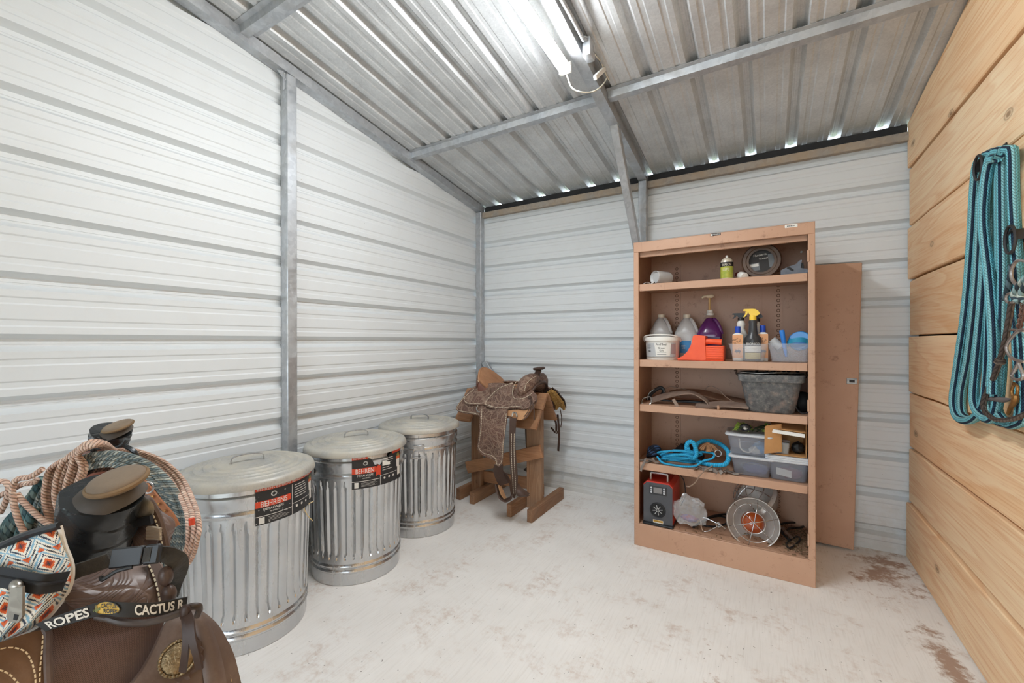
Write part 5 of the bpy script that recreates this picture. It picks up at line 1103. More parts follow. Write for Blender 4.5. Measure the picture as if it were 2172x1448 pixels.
def stitchline(L, off, parent, close=False):
    pts = [PS(p.x, p.y, off) for p in catmull([(a, b, 0) for a, b in L], 6, close)]
    stuff(obj('buckstitch', dashes(pts, .0125, .0042, .0016, UPN*.0025), STITCH, parent, smooth=False))
sd = thing('western_saddle', 'brown floral tooled western saddle with white stitching on the wooden stand', 'saddle', (-1.72, YS, .86))
A = Zm([(195, 772), (215, 720), (320, 580), (460, 440), (700, 380), (950, 380), (1200, 450), (1340, 470), (1440, 560)]); B = Zm([(196, 778), (240, 820), (340, 842), (480, 862), (620, 890), (860, 900), (1100, 930), (1260, 920), (1440, 640)])
g = psheet(A, B, .004, 10, 5, .012); sk = obj('skirt', g, TOOL, sd)
gm = G(); gm.add([Vector((p.x, 2*YS-p.y, p.z)) for p in g.v], [tuple(reversed(f)) for f in g.f], g.uv); obj('skirt', gm, TOOL, sd)
stitchline(Zm([(330, 585), (235, 715), (215, 770), (250, 802), (350, 822), (480, 842), (560, 862)]), .006, sk)
obj('skirt_lining', psheet(Zm([(985, 800), (1050, 792), (1150, 785), (1260, 790), (1330, 770)]), Zm([(990, 880), (1060, 900), (1150, 945), (1230, 925), (1330, 800)]), .010, 6, 4, .004), TANL, sk)
A = Zm([(305, 640), (330, 590), (400, 520), (480, 460), (600, 430), (720, 430)]); B = Zm([(308, 650), (345, 690), (430, 712), (520, 712), (640, 702), (720, 640)])
rj = obj('rear_jockey', psheet(A, B, .017, 8, 5, .007), TOOL, sd); stitchline(Zm([(470, 478), (400, 535), (340, 595), (326, 640), (355, 675), (430, 694), (520, 694), (610, 686)]), .019, rj)
A = Zm([(628, 692), (720, 570), (860, 440), (1000, 385), (1075, 372), (1062, 540), (1160, 600), (1280, 590), (1375, 520), (1432, 570)]); B = Zm([(632, 706), (700, 748), (800, 780), (900, 786), (1000, 772), (1100, 760), (1180, 772), (1250, 778), (1340, 730), (1436, 620)])
sj = obj('seat_jockey', psheet(A, B, .028, 8, 5, .008), TOOL, sd)
stitchline(Zm([(1060, 385), (1000, 400), (870, 455), (740, 570), (650, 688), (720, 728), (830, 755), (930, 760), (1040, 742), (1130, 738), (1230, 750)]), .031, sj); stitchline(Zm([(1075, 420), (1065, 540), (1110, 620), (1240, 610), (1370, 535)]), .031, sj)
# seat and cantle
def seat_pt(u, v):
    s = (u-.5)*2; yy = .155*s*(1-.18*v); x = -1.965+.36*v
    z = .905+.135*max(0, 1-v*2.6)**1.6*(1-.42*s*s)+.035*max(0, v-.6)*2-.035*(s*s)*(1-.3*v)+.0*v
    return (x-.03*max(0, 1-v*3)+.07*(s*s)*max(0, 1-v*1.8), YS+yy, z)
st = obj('seat', G().sheet(seat_pt, 20, 24, .014), SUEDE, sd)
rim = [Vector(seat_pt(k/24, 0))+Vector((-.002, 0, .004)) for k in range(25)]; obj('cantle_binding', G().tube(rim, .010, 8), SUEDE, st)
def cback(u, v):
    p = Vector(seat_pt(u, 0)); s = (u-.5)*2; return (p.x-.012-.02*math.sin(PI*v)+.0*v, p.y*(1)+0, p.z-.004-(.115-.02*s*s)*v)
ck = obj('cantle_back', G().sheet(cback, 20, 6, .01), ROLL, sd)
def cside(u, v):
    p = Vector(seat_pt(.0, u*.85)); return (p.x, p.y-.004-.012*math.sin(PI*v), p.z-(.085-.05*u)*v)
cs = obj('cantle_side', G().sheet(cside, 14, 6, .01), ROLL, sd)
stuff(obj('buckstitch', dashes([Vector(seat_pt(0.02, q/20*.95))+Vector((.0, -.012, -.002)) for q in range(21)], .0125, .0042, .0016, UPN*.004), STITCH, cs, smooth=False))
# fork, gullet and horn
XFK = -1.515
def arch(r, k=16): return [Vector((XFK+.03*math.sin(PI*i/k)*0-.035*abs(math.cos(PI*i/k))**2, YS-math.cos(PI*i/k)*r*(1+.18*math.sin(2*PI*i/k)**2), .835+math.sin(PI*i/k)**.8*.135)) for i in range(k+1)]
pa = arch(.135); rad = [.030+.024*abs(math.sin(2*PI*i/16))**1.2+.006*math.sin(PI*i/16) for i in range(17)]
fk = obj('fork', G().tube(catmull(pa, 3), [rad[min(16, int(i/3))]*(1-(i % 3)/3)+rad[min(16, int(i/3)+1)]*((i % 3)/3) for i in range(49)], 16, sq=(1.0, 1.32), hint=(0, 0, 1)), TOOL, sd)
pb = [p+Vector((.062, 0, -.012)) for p in arch(.118)]; obj('gullet_binding', G().tube(catmull(pb, 3), .011, 8), EDGE, fk)
sl = catmull(arch(.15), 3)
stuff(obj('buckstitch', dashes([p+Vector((.045, -.03, .035)) for p in sl[3:22]], .0125, .0042, .0016, UPN*.006), STITCH, fk, smooth=False)); stuff(obj('buckstitch', dashes([p+Vector((-.055, -.028, .028)) for p in sl[3:20]], .0125, .0042, .0016, UPN*.006), STITCH, fk, smooth=False))
hb = Vector((XFK+.005, YS, .99)); ha = Vector((.35, 0, .94)).normalized()
hn = obj('horn', G().tube([hb-ha*.02, hb, hb+ha*.02, hb+ha*.045, hb+ha*.062], [.05, .034, .024, .021, .026], 18), EDGE, sd)
Mc = Matrix.Translation(hb+ha*.072) @ Matrix.Rotation(-.12, 4, 'Y'); obj('horn_cap', G().lathe([(0, -.012), (.03, -.011), (.045, -.004), (.048, .003), (.042, .010), (.02, .013), (0, .0135)], 28, M=Mc), EDGE, hn)
# fender, stirrup leathers and stirrup
A = Zn([(340, 488), (338, 560), (332, 660), (320, 760), (318, 800), (350, 850), (455, 900), (462, 930)]); B = Zn([(562, 490), (556, 560), (540, 680), (528, 780), (526, 850), (522, 890), (515, 925), (490, 950)])
fd = obj('fender', psheet(A, B, .03, 10, 5, .006), TOOL, sd); stitchline(Zn([(352, 492), (348, 600), (338, 700), (328, 790), (360, 838), (430, 860), (462, 890), (478, 935), (508, 915), (518, 850), (524, 760), (536, 660), (550, 520)]), .033, fd)
obj('fender_strap', psheet(Zn([(455, 930), (445, 980), (470, 1060), (500, 1105)]), Zn([(520, 930), (525, 990), (545, 1040), (570, 1080)]), .028, 4, 5, .005), EDGE, sd)
sx_ = psheet(Zn([(578, 556), (576, 700), (578, 850), (585, 1000), (590, 1130), (604, 1195)]), Zn([(632, 560), (622, 700), (626, 850), (640, 1000), (638, 1130), (616, 1205)]), .045, 4, 5, .006); sp_ = obj('stirrup_leather', sx_, EDGE, sd)
for a in (-9, 12): stitchline(Zn([(602+a, 690), (600+a, 800), (604+a, 950), (612+a, 1080), (613+a*.6, 1170)]), .048, sp_)
R_ = [PS(*Zn([q])[0], .04) for q in ((595, 545), (600, 520), (612, 512), (628, 522), (634, 548))]; obj('rigging_buckle', G().tube(catmull(R_, 4), .006, 8), BUCKLE, sd)
R_ = [PS(*Zn([q])[0], .022) for q in ((318, 455), (308, 480), (318, 505), (340, 508), (355, 495))]; obj('rigging_ring', G().tube(catmull(R_, 5), .005, 8), BUCKLE, sd)
yS_ = YS-.335; pz = lambda L, y: [PY(*Zn([q])[0], y) for q in L]
obj('stirrup', G().ladder(pz([(455, 1095), (468, 1160), (490, 1210), (540, 1240), (590, 1215), (600, 1180)], yS_-.055), pz([(475, 1090), (490, 1150), (510, 1195), (550, 1215), (590, 1195), (600, 1165)], yS_+.055), 6, th=.01), EDGE, sd)
obj('stirrup_hood', G().ladder(pz([(650, 1080), (665, 1110), (700, 1140), (738, 1165)], yS_), pz([(640, 1190), (660, 1195), (700, 1192), (738, 1185)], yS_-.03), 6, th=.006, bulge=(.0, -.03, 0)), EDGE, sd)
obj('stirrup_wrap', G().ladder(pz([(525, 985), (545, 1030), (575, 1090), (585, 1150)], yS_), pz([(560, 1010), (580, 1050), (600, 1110), (600, 1190)], yS_-.02), 4, th=.005), EDGE, sd)
obj('stirrup_tread', G().ladder(pz([(480, 1100), (500, 1170), (530, 1215)], yS_-.02), pz([(500, 1100), (530, 1170), (545, 1205)], yS_+.02), 4, th=.006), TANL, sd)
# rosette and strings, fleece, far straps
c0 = PS(*Zm([(1330, 600)])[0], .036); g = G()
ro = obj('rosette', G().lathe([(0, .008), (.01, .006), (.014, 0)], 12, c0, lambda a, z, r: r*(1+.15*math.cos(6*a)), Matrix.Rotation(1.1, 4, 'X')), EDGE, sd)
obj('saddle_string', G().strap([c0, PS(*Zm([(1375, 680)])[0], .04), PS(*Zm([(1395, 780)])[0], .04), PS(*Zm([(1398, 950)])[0], .045)], .007, .0025, (1, 0, 0)), EDGE, ro); obj('saddle_string', G().strap([c0, PS(*Zm([(1350, 680)])[0], .04), PS(*Zm([(1300, 820)])[0], .04), PS(*Zm([(1240, 900)])[0], .04)], .006, .0025, (1, 0, 0)), EDGE, ro)
def flee(u, v): s = .02+.25*v; return (-1.46+.09*u+.02*math.sin(PI*v), YS+.06+s*.62, .875-s*.55+.035*math.sin(PI*u)+.012*noise.noise(Vector((u*7, v*7, 0))))
obj('fleece_lining', G().sheet(flee, 14, 14, .02), FLEECE, sd)
def fleet(u, v): p = Vector(flee(u, v)); return p+Vector((.004, .012, .012))
obj('front_skirt', G().sheet(fleet, 10, 10, .006), EDGE, sd)
for k, (u0, v0, u1, v1) in enumerate(((1760, 860, 1770, 1420), (1800, 780, 1808, 1060), (1700, 880, 1740, 1120), (1660, 1060, 1760, 1130))):
    P0, P1 = PY(*Zm([(u0, v0)])[0], 3.10), PY(*Zm([(u1, v1)])[0], 3.10); md = (P0+P1)/2+Vector((.01, 0, -.02*(k == 3))); obj('saddle_string', G().strap([P0, md, P1], .02 if k != 1 else .007, .003, (1, -.3, 0)), EDGE, sd)
obj('cinch', G().strap([(-1.60, 3.09, .68), (-1.60, 3.05, .45), (-1.61, 2.98, .28), (-1.63, 2.93, .24)], .06, .008, (1, 0, 0)), DKL, sd)
obj('far_fender', G().strap([(-1.70, 3.15, .74), (-1.70, 3.175, .6), (-1.69, 3.175, .42), (-1.68, 3.17, .32)], .16, .006, (1, 0, 0)), EDGE, sd)
# ------------------------------------------------------------------ tack on the plank wall
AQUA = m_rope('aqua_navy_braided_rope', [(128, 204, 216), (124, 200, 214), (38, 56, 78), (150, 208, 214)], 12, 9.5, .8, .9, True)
def pxl(L, x0, x1=None): return [PX(a, b, x0 if x1 is None else x0+(x1-x0)*i/(len(L)-1)) for i, (a, b) in enumerate(L)]
t = thing('braided_rope', 'long aqua and navy braided rope doubled over a black hook on the plank wall', 'rope', tuple(PX(2085, 890, XR)))
loops = [([(2112, 326), (2090, 330), (2073, 350), (2066, 410), (2061, 500), (2049, 650), (2031, 780), (2022, 850), (2032, 886), (2060, 890), (2084, 862), (2094, 800), (2100, 650), (2101, 500), (2100, 400), (2106, 336)], .674),
         ([(2120, 322), (2098, 326), (2084, 350), (2078, 450), (2071, 600), (2055, 750), (2040, 830), (2042, 878), (2066, 888), (2092, 850), (2108, 720), (2114, 520), (2112, 400), (2118, 332)], .690),
         ([(2126, 320), (2108, 326), (2096, 360), (2091, 500), (2082, 650), (2070, 780), (2066, 850), (2082, 882), (2108, 882), (2122, 800), (2128, 620), (2127, 460), (2126, 336)], .664),
         ([(2136, 318), (2118, 324), (2110, 360), (2108, 520), (2102, 700), (2098, 840), (2112, 888), (2138, 896), (2164, 880), (2160, 740), (2150, 540), (2142, 400), (2140, 328)], .688),
         ([(2142, 318), (2126, 328), (2121, 400), (2122, 560), (2118, 720), (2112, 850), (2130, 894), (2156, 898), (2176, 870), (2172, 740), (2158, 560), (2150, 420), (2148, 330)], .670)]
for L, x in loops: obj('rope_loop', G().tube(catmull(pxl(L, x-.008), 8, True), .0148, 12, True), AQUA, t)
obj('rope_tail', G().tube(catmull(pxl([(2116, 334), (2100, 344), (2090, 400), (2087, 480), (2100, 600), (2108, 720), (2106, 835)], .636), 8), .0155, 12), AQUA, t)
obj('leather_popper', G().tube(catmull(pxl([(2090, 846), (2110, 846), (2130, 848), (2146, 846)], .645), 4), [.008]*4+[.0085]*5+[.007, .005, .003, .002], 10), mat('grey_leather_end', (104, 96, 94), rough=.6), t)
BRS = m_galv('worn_brass', (150, 104, 52), (176, 130, 72), .35, .85, 60)
sn = obj('brass_snap', G().tube(catmull(pxl([(2150, 812), (2158, 820), (2157, 836), (2150, 842), (2146, 830), (2150, 816)], .640), 4), .004, 8), BRS, t)
obj('snap_body', G().tube(catmull(pxl([(2155, 838), (2152, 852), (2144, 864), (2138, 878)], .640), 4), [.006, .008, .009, .009, .008, .007, .007, .006, .006, .006, .005, .005, .004], 8), BRS, sn)
IRON = m_galv('black_hook_iron', (44, 42, 42), (60, 58, 58), .45, .6, 40)
def hook(name, c, label):
    t = thing(name, label, 'hook', tuple(c)); Xd = Vector((-1, 0, 0))
    prof = [(-.10, .0), (-.085, -.012), (-.05, -.016), (0, -.016)]
    g = G().sheet(lambda u, v: c+Vector((-.06*v, .034*math.cos(PI*u), .034*math.sin(PI*u)-.01)), 14, 8, .003); obj('hook_band', g, IRON, t)
    g = G().tube([c+Vector((-.062, .034*math.cos(a), .042*math.sin(a)-.004)) for a in [2*PI*k/28 for k in range(28)]], .0045, 8, True); obj('hook_lip', g, IRON, t)
    obj('hook_plate', G().box(c+Vector((-.004, -.03, -.05)), c+Vector((0, .03, .06)), .001), IRON, t); return t
hook('wall_hook', PX(2128, 345, XR-.002), 'black iron bridle hook carrying the aqua rope')
hook('wall_hook', PX(2206, 500, XR-.002), 'black iron bridle hook carrying the bits and braided reins')
BRD = m_rope('grey_brown_braided_leather', [(96, 82, 74), (124, 108, 96), (84, 72, 66), (112, 98, 88)], 4, 2.2, .7, .8, True); BITM = m_galv('worn_bit_steel', (176, 170, 168), (200, 196, 192), .3, .9, 50); HAIR = m_rope('speckled_horsehair_rope', [(190, 200, 190), (60, 72, 80), (150, 176, 176)], 3, 2.4, .85)
t = thing('bridle', 'bridle of bits and grey braided reins hanging beside the aqua rope', 'bridle', tuple(PX(2150, 880, XR)))
obj('braided_rein', G().tube(catmull(pxl([(2146, 640), (2138, 690), (2128, 740), (2112, 790), (2094, 830), (2086, 860), (2094, 878), (2115, 890), (2150, 888), (2180, 876)], .632), 8), .0075, 10), BRD, t)
obj('rein_knot', G().lathe([(.009, -.01), (.013, -.006), (.013, .006), (.009, .01)], 14, PX(2121, 766, .632), M=Matrix.Rotation(.5, 4, 'X')), BRD, t)
obj('braided_rein', G().tube(catmull(pxl([(2146, 560), (2142, 590), (2136, 615), (2130, 636)], .640), 6), .007, 8), m_rope('dark_teal_braid', [(52, 66, 74), (86, 108, 116)], 2, 2., .8), t)
obj('bit_ring', G().tube(catmull(pxl([(2160, 552), (2148, 566), (2145, 584), (2152, 600), (2166, 606), (2182, 596), (2182, 560)], .630), 6, True), .0045, 8, True), BITM, t)
obj('bit_ring', G().tube(catmull(pxl([(2138, 624), (2134, 634), (2140, 642), (2150, 640), (2152, 628), (2146, 622)], .630), 5, True), .004, 8, True), BITM, t)
obj('bit_shank', G().tube(catmull(pxl([(2176, 698), (2160, 702), (2144, 718), (2135, 735), (2140, 752), (2152, 762), (2174, 768)], .625), 6), .0045, 8), BITM, t)
obj('bit_shank', G().tube(catmull(pxl([(2162, 766), (2152, 785), (2146, 796), (2152, 804), (2166, 804), (2170, 794), (2164, 780), (2160, 768)], .625), 6), .0045, 8), BITM, t)
obj('mouthpiece', G().tube(pxl([(2135, 700), (2150, 699), (2172, 702)], .635), .004, 8), BITM, t)
for dx in (0, 14): obj('horsehair_rein', G().tube(catmull(pxl([(2200+dx, 560), (2180+dx, 585), (2160+dx, 606), (2150+dx, 628), (2162+dx, 640)], .622), 7), .0075, 9), HAIR, t)
ch = [PX(2172, 640, .628), PX(2168, 668, .628), PX(2162, 696, .628)]
cp = catmull(ch, 5)
for i, p in enumerate(cp):
    a = (i % 2)*PI/2; d = (cp[min(i+1, 10)]-cp[max(i-1, 0)]).normalized(); s_ = d.cross(Vector((math.cos(a), math.sin(a), .2))).normalized()
    obj('curb_chain_link', G().tube([p+d*.009*math.cos(q)+s_*.006*math.sin(q) for q in [2*PI*k/10 for k in range(10)]], .002, 5, True), mat('rusty_chain', (120, 92, 82), rough=.5, metal=.5), t)
# ------------------------------------------------------------------ roping saddles and lariats beside the door
def Za(L): return [(.2542*a, 1080+.2542*b) for a, b in L]
def Zb(L): return [(.4061*a, 860+.4061*b) for a, b in L]
def Zc(L): return [(60+.175*a, 880+.175*b) for a, b in L]
def pd(L, d, d1=None):
    n = len(L)
    if isinstance(d, (list, tuple)): return [PD(a, b, q) for (a, b), q in zip(L, d)]
    return [PD(a, b, d if d1 is None else d+(d1-d)*i/(n-1)) for i, (a, b) in enumerate(L)]
XS, ZS = -.925, None
STAB = [(1.02, .03), (.96, .07), (.91, .12), (.86, .165), (.80, .20), (.72, .235), (.6, .26), (.3, .27)]
def half(z):
    for (z1, s1), (z0, s0) in zip(STAB, STAB[1:]):
        if z >= z0: f = min(1, max(0, (z1-z)/(z1-z0))); return s1+(s0-s1)*f
    return .27
def PF(u, v, off=0.):
    d = _ray(u, v); f = lambda k: EYE+d*(k*XS/d.x); lo, hi = .3, 1.05
    for _ in range(32):
        m_ = (lo+hi)/2; p = f(m_)
        if p.x > XS+half(p.z)+off: lo = m_
        else: hi = m_
    return f(hi)
def fsheet(A, B, off, nu=12, sm=6, th=.006, bul=0.):
    a = catmull([(p[0], p[1], 0) for p in A], sm); b = catmull([(p[0], p[1], 0) for p in B], sm); nv = len(a)-1
    def f(u, v): k = int(round(v*nv)); p = a[k].lerp(b[k], u); return PF(p.x, p.y, off+bul*4*u*(1-u)*max(0, math.sin(PI*v))**.5)
    return G().sheet(f, nu, nv, th)
DKB_ = m_leather('dark_chocolate_leather', (70, 54, 47), (98, 78, 69), 0, 30, .42, (132, 114, 102), .5); SWL = m_leather('tooled_swell_leather', (96, 78, 72), (118, 98, 91), 1.2, 15, .34, (132, 114, 104), .3)
BSK = m_leather('basketweave_leather', (62, 45, 40), (84, 64, 57), 0, 30, .36, (118, 104, 96), .4, 15); RST = m_leather('russet_work_leather', (94, 66, 46), (120, 88, 62), 0, 30, .5, (146, 116, 86), .4)
FLP = m_leather('scuffed_skirt_leather', (84, 68, 60), (110, 92, 82), 0, 30, .45, (146, 128, 116), .55); RAWH = m_leather('rawhide_cap', (112, 98, 84), (142, 124, 104), 0, 30, .7, (96, 80, 66), .5); LACE = m_leather('tan_cap_edge', (116, 94, 70), (146, 120, 88), 0, 30, .8, (90, 74, 58), .6)
INN = mat('black_inner_tube', (34, 36, 38), (44, 48, 50), scale=9, rough=.24, bump=.35, bscale=16, bdist=.01); WEB = mat('charcoal_webbing', (52, 50, 48), (68, 66, 62), scale=70, rough=.75, bump=.5, bscale=220); THR = mat('cream_thread', (214, 190, 150), rough=.7)
def saddle_body(t, xs, y0, y1, m, zlo=.5, th=.012, ztop=.95):
    def f(u, v):
        a = (u-.5)*2; z = zlo+(ztop+.05-zlo)*(1-abs(a)**1.6); s = half(z)*(1 if a > 0 else -1); k = min(1, abs(a)*3)
        return (xs+s*k-.0*a, y0+(y1-y0)*v, z-.05-.03*math.sin(PI*v))
    return obj('saddle_skirt', G().sheet(f, 36, 10, th), m, t)
def horn(t, top, bot, r0, r1, axis_tilt, m=INN, seed=0.):
    """rubber wrapped horn from bot to top; wraps are slanted overlapping bands"""
    ax = (top-bot); L = ax.length; q = ax.normalized().to_track_quat('Z', 'Y').to_matrix().to_4x4(); M_ = Matrix.Translation(bot) @ q
    n = 60; prof = []
    for i in range(n+1):
        f = i/n; prof.append((r1+(r0-r1)*f**.8, L*f))
    def mod(a, z, r):
        f = z/L; ph = f*3.1+.8*math.cos(a+1.1+seed)+.2*math.sin(2*a+seed)+.5*noise.noise(Vector((math.cos(a)*1.3, math.sin(a)*1.3, f*2+seed))); s = ph % 1
        return r*(1+.038*(s**2)-.02+.07*noise.noise(Vector((math.cos(a)*1.7, math.sin(a)*1.7, f*3+seed))))
    return obj('horn_wrap', G().lathe(prof+[(0, L)], 72, mod=mod, M=M_), m, t, angle=60), M_, L
def cap(t, c, rx, ry, h, M3, m, me, name='horn_cap'):
    M_ = Matrix.Translation(c) @ M3.to_4x4()
    pr = [(0, -h), (.55, -h*.95), (.85, -h*.6), (.98, -h*.1), (1.0, h*.35), (.93, h*.8), (.7, h*1.0), (.3, h*1.06), (0, h*1.08)]
    g = G(); vs = [];
    g.lathe(pr, 40, M=M_ @ Matrix.Diagonal((rx, ry, 1, 1))); o_ = obj(name, g, m, t, angle=70)
    obj('cap_edge', G().tube([M_ @ Vector((rx*.98*math.cos(a), ry*.98*math.sin(a), h*.12)) for a in [2*PI*k/40 for k in range(40)]], h*.38, 8, True), me, o_)
    return o_
def frame3(up, fwd):
    z = Vector(up).normalized(); x = (Vector(fwd)-z*Vector(fwd).dot(z)).normalized(); y = z.cross(x); return Matrix((x, y, z)).transposed()
# support under both saddles
t = thing('saddle_rack', 'timber saddle rack carrying the two roping saddles by the left wall', 'saddle rack', (-1.3, .1, 0))
obj('rack_beam', G().beam((-2.0, .05, .78), (-.72, .05, .78), .09, .14), LUM, t, smooth=False)
for x in (-1.9, -.95):
    for y in (-.15, .25): obj('rack_leg', G().beam((x, y, 0), (x, .05+(y-.05)*.2, .74), .06, .05, (1, 0, 0)), LUM, t, smooth=False)
# --- near saddle
ns = thing('roping_saddle', 'dark brown roping saddle with a thick black rubber wrapped horn', 'saddle', (XS, .1, .8))
saddle_body(ns, XS, -.42, .20, DKB_, .55, ztop=.90)
bs = obj('basketweave_fender', fsheet(Zb([(120, 1195), (260, 1170), (420, 1120), (600, 1090), (760, 1080), (880, 1060)]), Zb([(120, 1700), (260, 1680), (420, 1650), (560, 1620), (660, 1520), (800, 1300)]), .004, 14, 6, .006), BSK, ns)
rf = obj('russet_fender', fsheet(Zb([(-80, 1262), (20, 1230), (120, 1195), (232, 1166)]), Zb([(-80, 1620), (20, 1620), (120, 1620), (262, 1600)]), .011, 12, 6, .006), RST, ns)
obj('edge_roll', G().tube([PF(p.x, p.y, .014) for p in catmull([(a, b, 0) for a, b in Zb([(236, 1160), (252, 1200), (250, 1300), (256, 1450), (262, 1560)])], 6)], .0042, 8), DKB_, rf)
def th_line(L, off, par, gap=.006, LL=.0021, w=.0007, m=THR): 
    pts = [PF(p.x, p.y, off) for p in catmull([(a, b, 0) for a, b in L], 8)]; stuff(obj('stitching', dashes(pts, gap, LL, w, Vector((.75, -.45, .45)).normalized()*.001), m, par, smooth=False))
th_line(Zb([(228, 1180), (222, 1280), (212, 1380), (210, 1480)]), .0125, rf); th_line(Zb([(-20, 1275), (60, 1262), (130, 1280), (165, 1330), (185, 1400), (190, 1480)]), .0125, rf); th_line(Zb([(-20, 1370), (50, 1400), (100, 1450)]), .0125, rf)
# swell
sw = obj('swell', fsheet(Zb([(318, 985), (360, 915), (480, 850), (620, 830), (720, 815), (800, 800), (850, 830)]), Zb([(330, 1015), (390, 1060), (520, 1085), (640, 1085), (740, 1075), (830, 1060), (872, 1015)]), .018, 14, 6, .012, .022), SWL, ns)
eb = obj('swell_binding', fsheet(Zb([(758, 806), (792, 880), (815, 950), (832, 1050)]), Zb([(800, 795), (845, 860), (868, 940), (880, 1020)]), .034, 4, 6, .005), DKB_, sw)
th_line(Zb([(772, 815), (800, 880), (822, 950), (838, 1030)]), .042, eb, .0075, .0026, .001, STITCH)
for q, d in (((865, 890), .60), ((882, 985), .60)): obj('binding_knot', G().ball(PD(*Zb([q])[0], d), (.0105, .009, .0135), 14, 10), DKB_, ns)
fs_ = obj('far_swell', G().ladder(pd(Zb([(560, 730), (600, 640), (680, 560), (730, 490), (790, 500)]), .74), pd(Zb([(640, 790), (720, 770), (800, 750), (850, 740), (868, 720)]), .72), 8, th=.02, bulge=(.02, 0, .01)), SWL, ns)
obj('swell_rim', G().tube(catmull(pd(Zb([(720, 480), (770, 490), (815, 560), (845, 640), (868, 740)]), .715), 5), .006, 8), DKB_, fs_)
stuff(obj('stitching', dashes(catmull(pd(Zb([(758, 500), (800, 570), (828, 640), (848, 720)]), .705), 6), .0075, .0024, .0009, Vector((.5, -.5, .5)).normalized()*.001), STITCH, fs_, smooth=False))
obj('silver_concho', G().lathe([(0, .005), (.012, .004), (.018, .001), (.02, -.002)], 20, PD(*Zb([(738, 545)])[0], .70), M=(-_F).to_track_quat('Z', 'Y').to_matrix().to_4x4()), mat('aged_silver', (150, 144, 130), (120, 114, 104), scale=90, rough=.4, metal=.8, bump=.15, bscale=150), fs_)
obj('strap_keeper', G().strap(pd(Zb([(690, 612), (740, 602), (800, 590)]), .70), .014, .006, (0, 0, 1)), BLKP, fs_)
for k in range(4): obj('finger_tuft', G().tube(catmull(pd(Zb([(770, 640+k*16), (800, 640+k*16), (838, 648+k*14)]), .705), 3), .0036, 8), m_leather('pale_fringe', (150, 136, 120), (178, 164, 146), 0, 30, .8) if k == 0 else bpy.data.materials['pale_fringe'], fs_)
# horn
top, bot = PD(222, 1046, .675), PD(197, 1182, .70)
hw, Mh, Lh = horn(ns, top, bot, .0515, .0465, 0)
up = Vector((.10, -.26, .96)); 
obj('horn_neck', G().lathe([(.051, -.012), (.047, .0), (.034, .011), (0, .017)], 36, M=Matrix.Translation(top) @ frame3(up, (.2, 1, 0)).to_4x4()), m_leather('grey_wrap_leather', (70, 64, 58), (96, 88, 80), 0, 30, .6, (112, 102, 92), .4), hw)
cap(ns, PD(250, 1022, .672), .037, .034, .0115, frame3((.16, -.30, .94), (.25, 1, .28)), RAWH, LACE)
# buckle strap round the horn
sp = pd(Zb([(330, 905), (400, 862), (480, 835), (580, 800)]), [.575, .575, .58, .585]); ws = obj('buckle_strap', G().strap(sp, .0195, .003, (.1, -.1, 1)), WEB, ns)
obj('buckle_strap', G().strap(pd(Zb([(830, 770), (880, 775), (930, 810), (935, 850), (910, 920), (895, 980)]), [.60, .605, .615, .63, .65, .66]), .0225, .003, [Vector((.1, -.1, 1)), Vector((.1, -.1, 1)), Vector((.3, .2, 1)), Vector((.6, .4, .6)), Vector((.8, .5, .2)), Vector((.8, .5, .1))]), WEB, ns)
c0, c1 = PD(*Zb([(580, 800)])[0], .575), PD(*Zb([(838, 770)])[0], .585); bx_ax = (c1-c0).normalized(); bn = (EYE-(c0+c1)/2).normalized(); bn = (bn-bx_ax*bn.dot(bx_ax)).normalized(); by = bn.cross(bx_ax); Mb = Matrix((bx_ax, by, bn)).transposed().to_4x4(); Mb.translation = c0; BL = (c1-c0).length
bk = obj('buckle', G().box((0, -.0125, -.004), (BL*.66, .0125, .004), .002, Mb), BLKP, ns); obj('buckle_male', G().box((BL*.68, -.0125, -.004), (BL, .0125, .004), .002, Mb), BLKP, bk)
obj('buckle_arm', G().tube(catmull([Mb @ Vector(q) for q in ((BL*.5, -.013, .003), (BL*.36, -.014, .004), (BL*.2, -.016, .004), (BL*.06, -.021, .004), (-BL*.06, -.024, .003), (-BL*.1, -.02, .002))], 4), .0026, 7), BLKP, bk); obj('buckle_slot', G().box((BL*.69, -.009, .004), (BL*.84, .009, .0048), 0, Mb), WEB, bk, smooth=False)
obj('buckle_bar', G().box((BL*.64, -.011, .004), (BL*.67, .011, .006), .0006, Mb), BLKP, bk)
# lettered strap
tp = catmull([Vector(p) for p in pd(Zb([(190, 1142), (300, 1098), (440, 1050), (540, 1022), (660, 1026), (820, 1026), (978, 996)]), [.535, .54, .548, .555, .56, .575, .60])], 8); bt = catmull([Vector(p) for p in pd(Zb([(242, 1180), (330, 1152), (455, 1115), (545, 1092), (660, 1105), (820, 1096), (970, 1060)]), [.53, .535, .543, .55, .555, .572, .60])], 8); NV = len(tp)-1
def stp(s, h, lift=0.):
    k = min(NV-1e-6, max(0, s*NV)); i = int(k); f = k-i; a = tp[i].lerp(tp[i+1], f); b = bt[i].lerp(bt[i+1], f); p = b.lerp(a, h); return p+(EYE-p).normalized()*lift
ls = obj('lettered_strap', G().sheet(lambda u, v: stp(v, u), 4, NV, .002), mat('black_strap_nylon', (40, 39, 38), rough=.6), ns)
WPR = mat('white_strap_print', (224, 220, 210), rough=.6)
def stext(body, s0, s1, h0, h1, m=WPR, lift=.0034, size=1.): 
    g = G().text(body, 1., None, 0., None, None, bold=.028); xs = [p.x for p in g.v]; zs = [p.y for p in g.v]; x0, x1, y0, y1 = min(xs), max(xs), min(zs), max(zs)
    g.v = [stp(s0+(s1-s0)*(p.x-x0)/(x1-x0), h0+(h1-h0)*(p.y-y0)/(y1-y0), lift) for p in g.v]; obj('lettering', g, m, ls, smooth=False)
stext('ROPES', .055, .36, .14, .88); stext('CACTUS R', .715, .985, .12, .86)
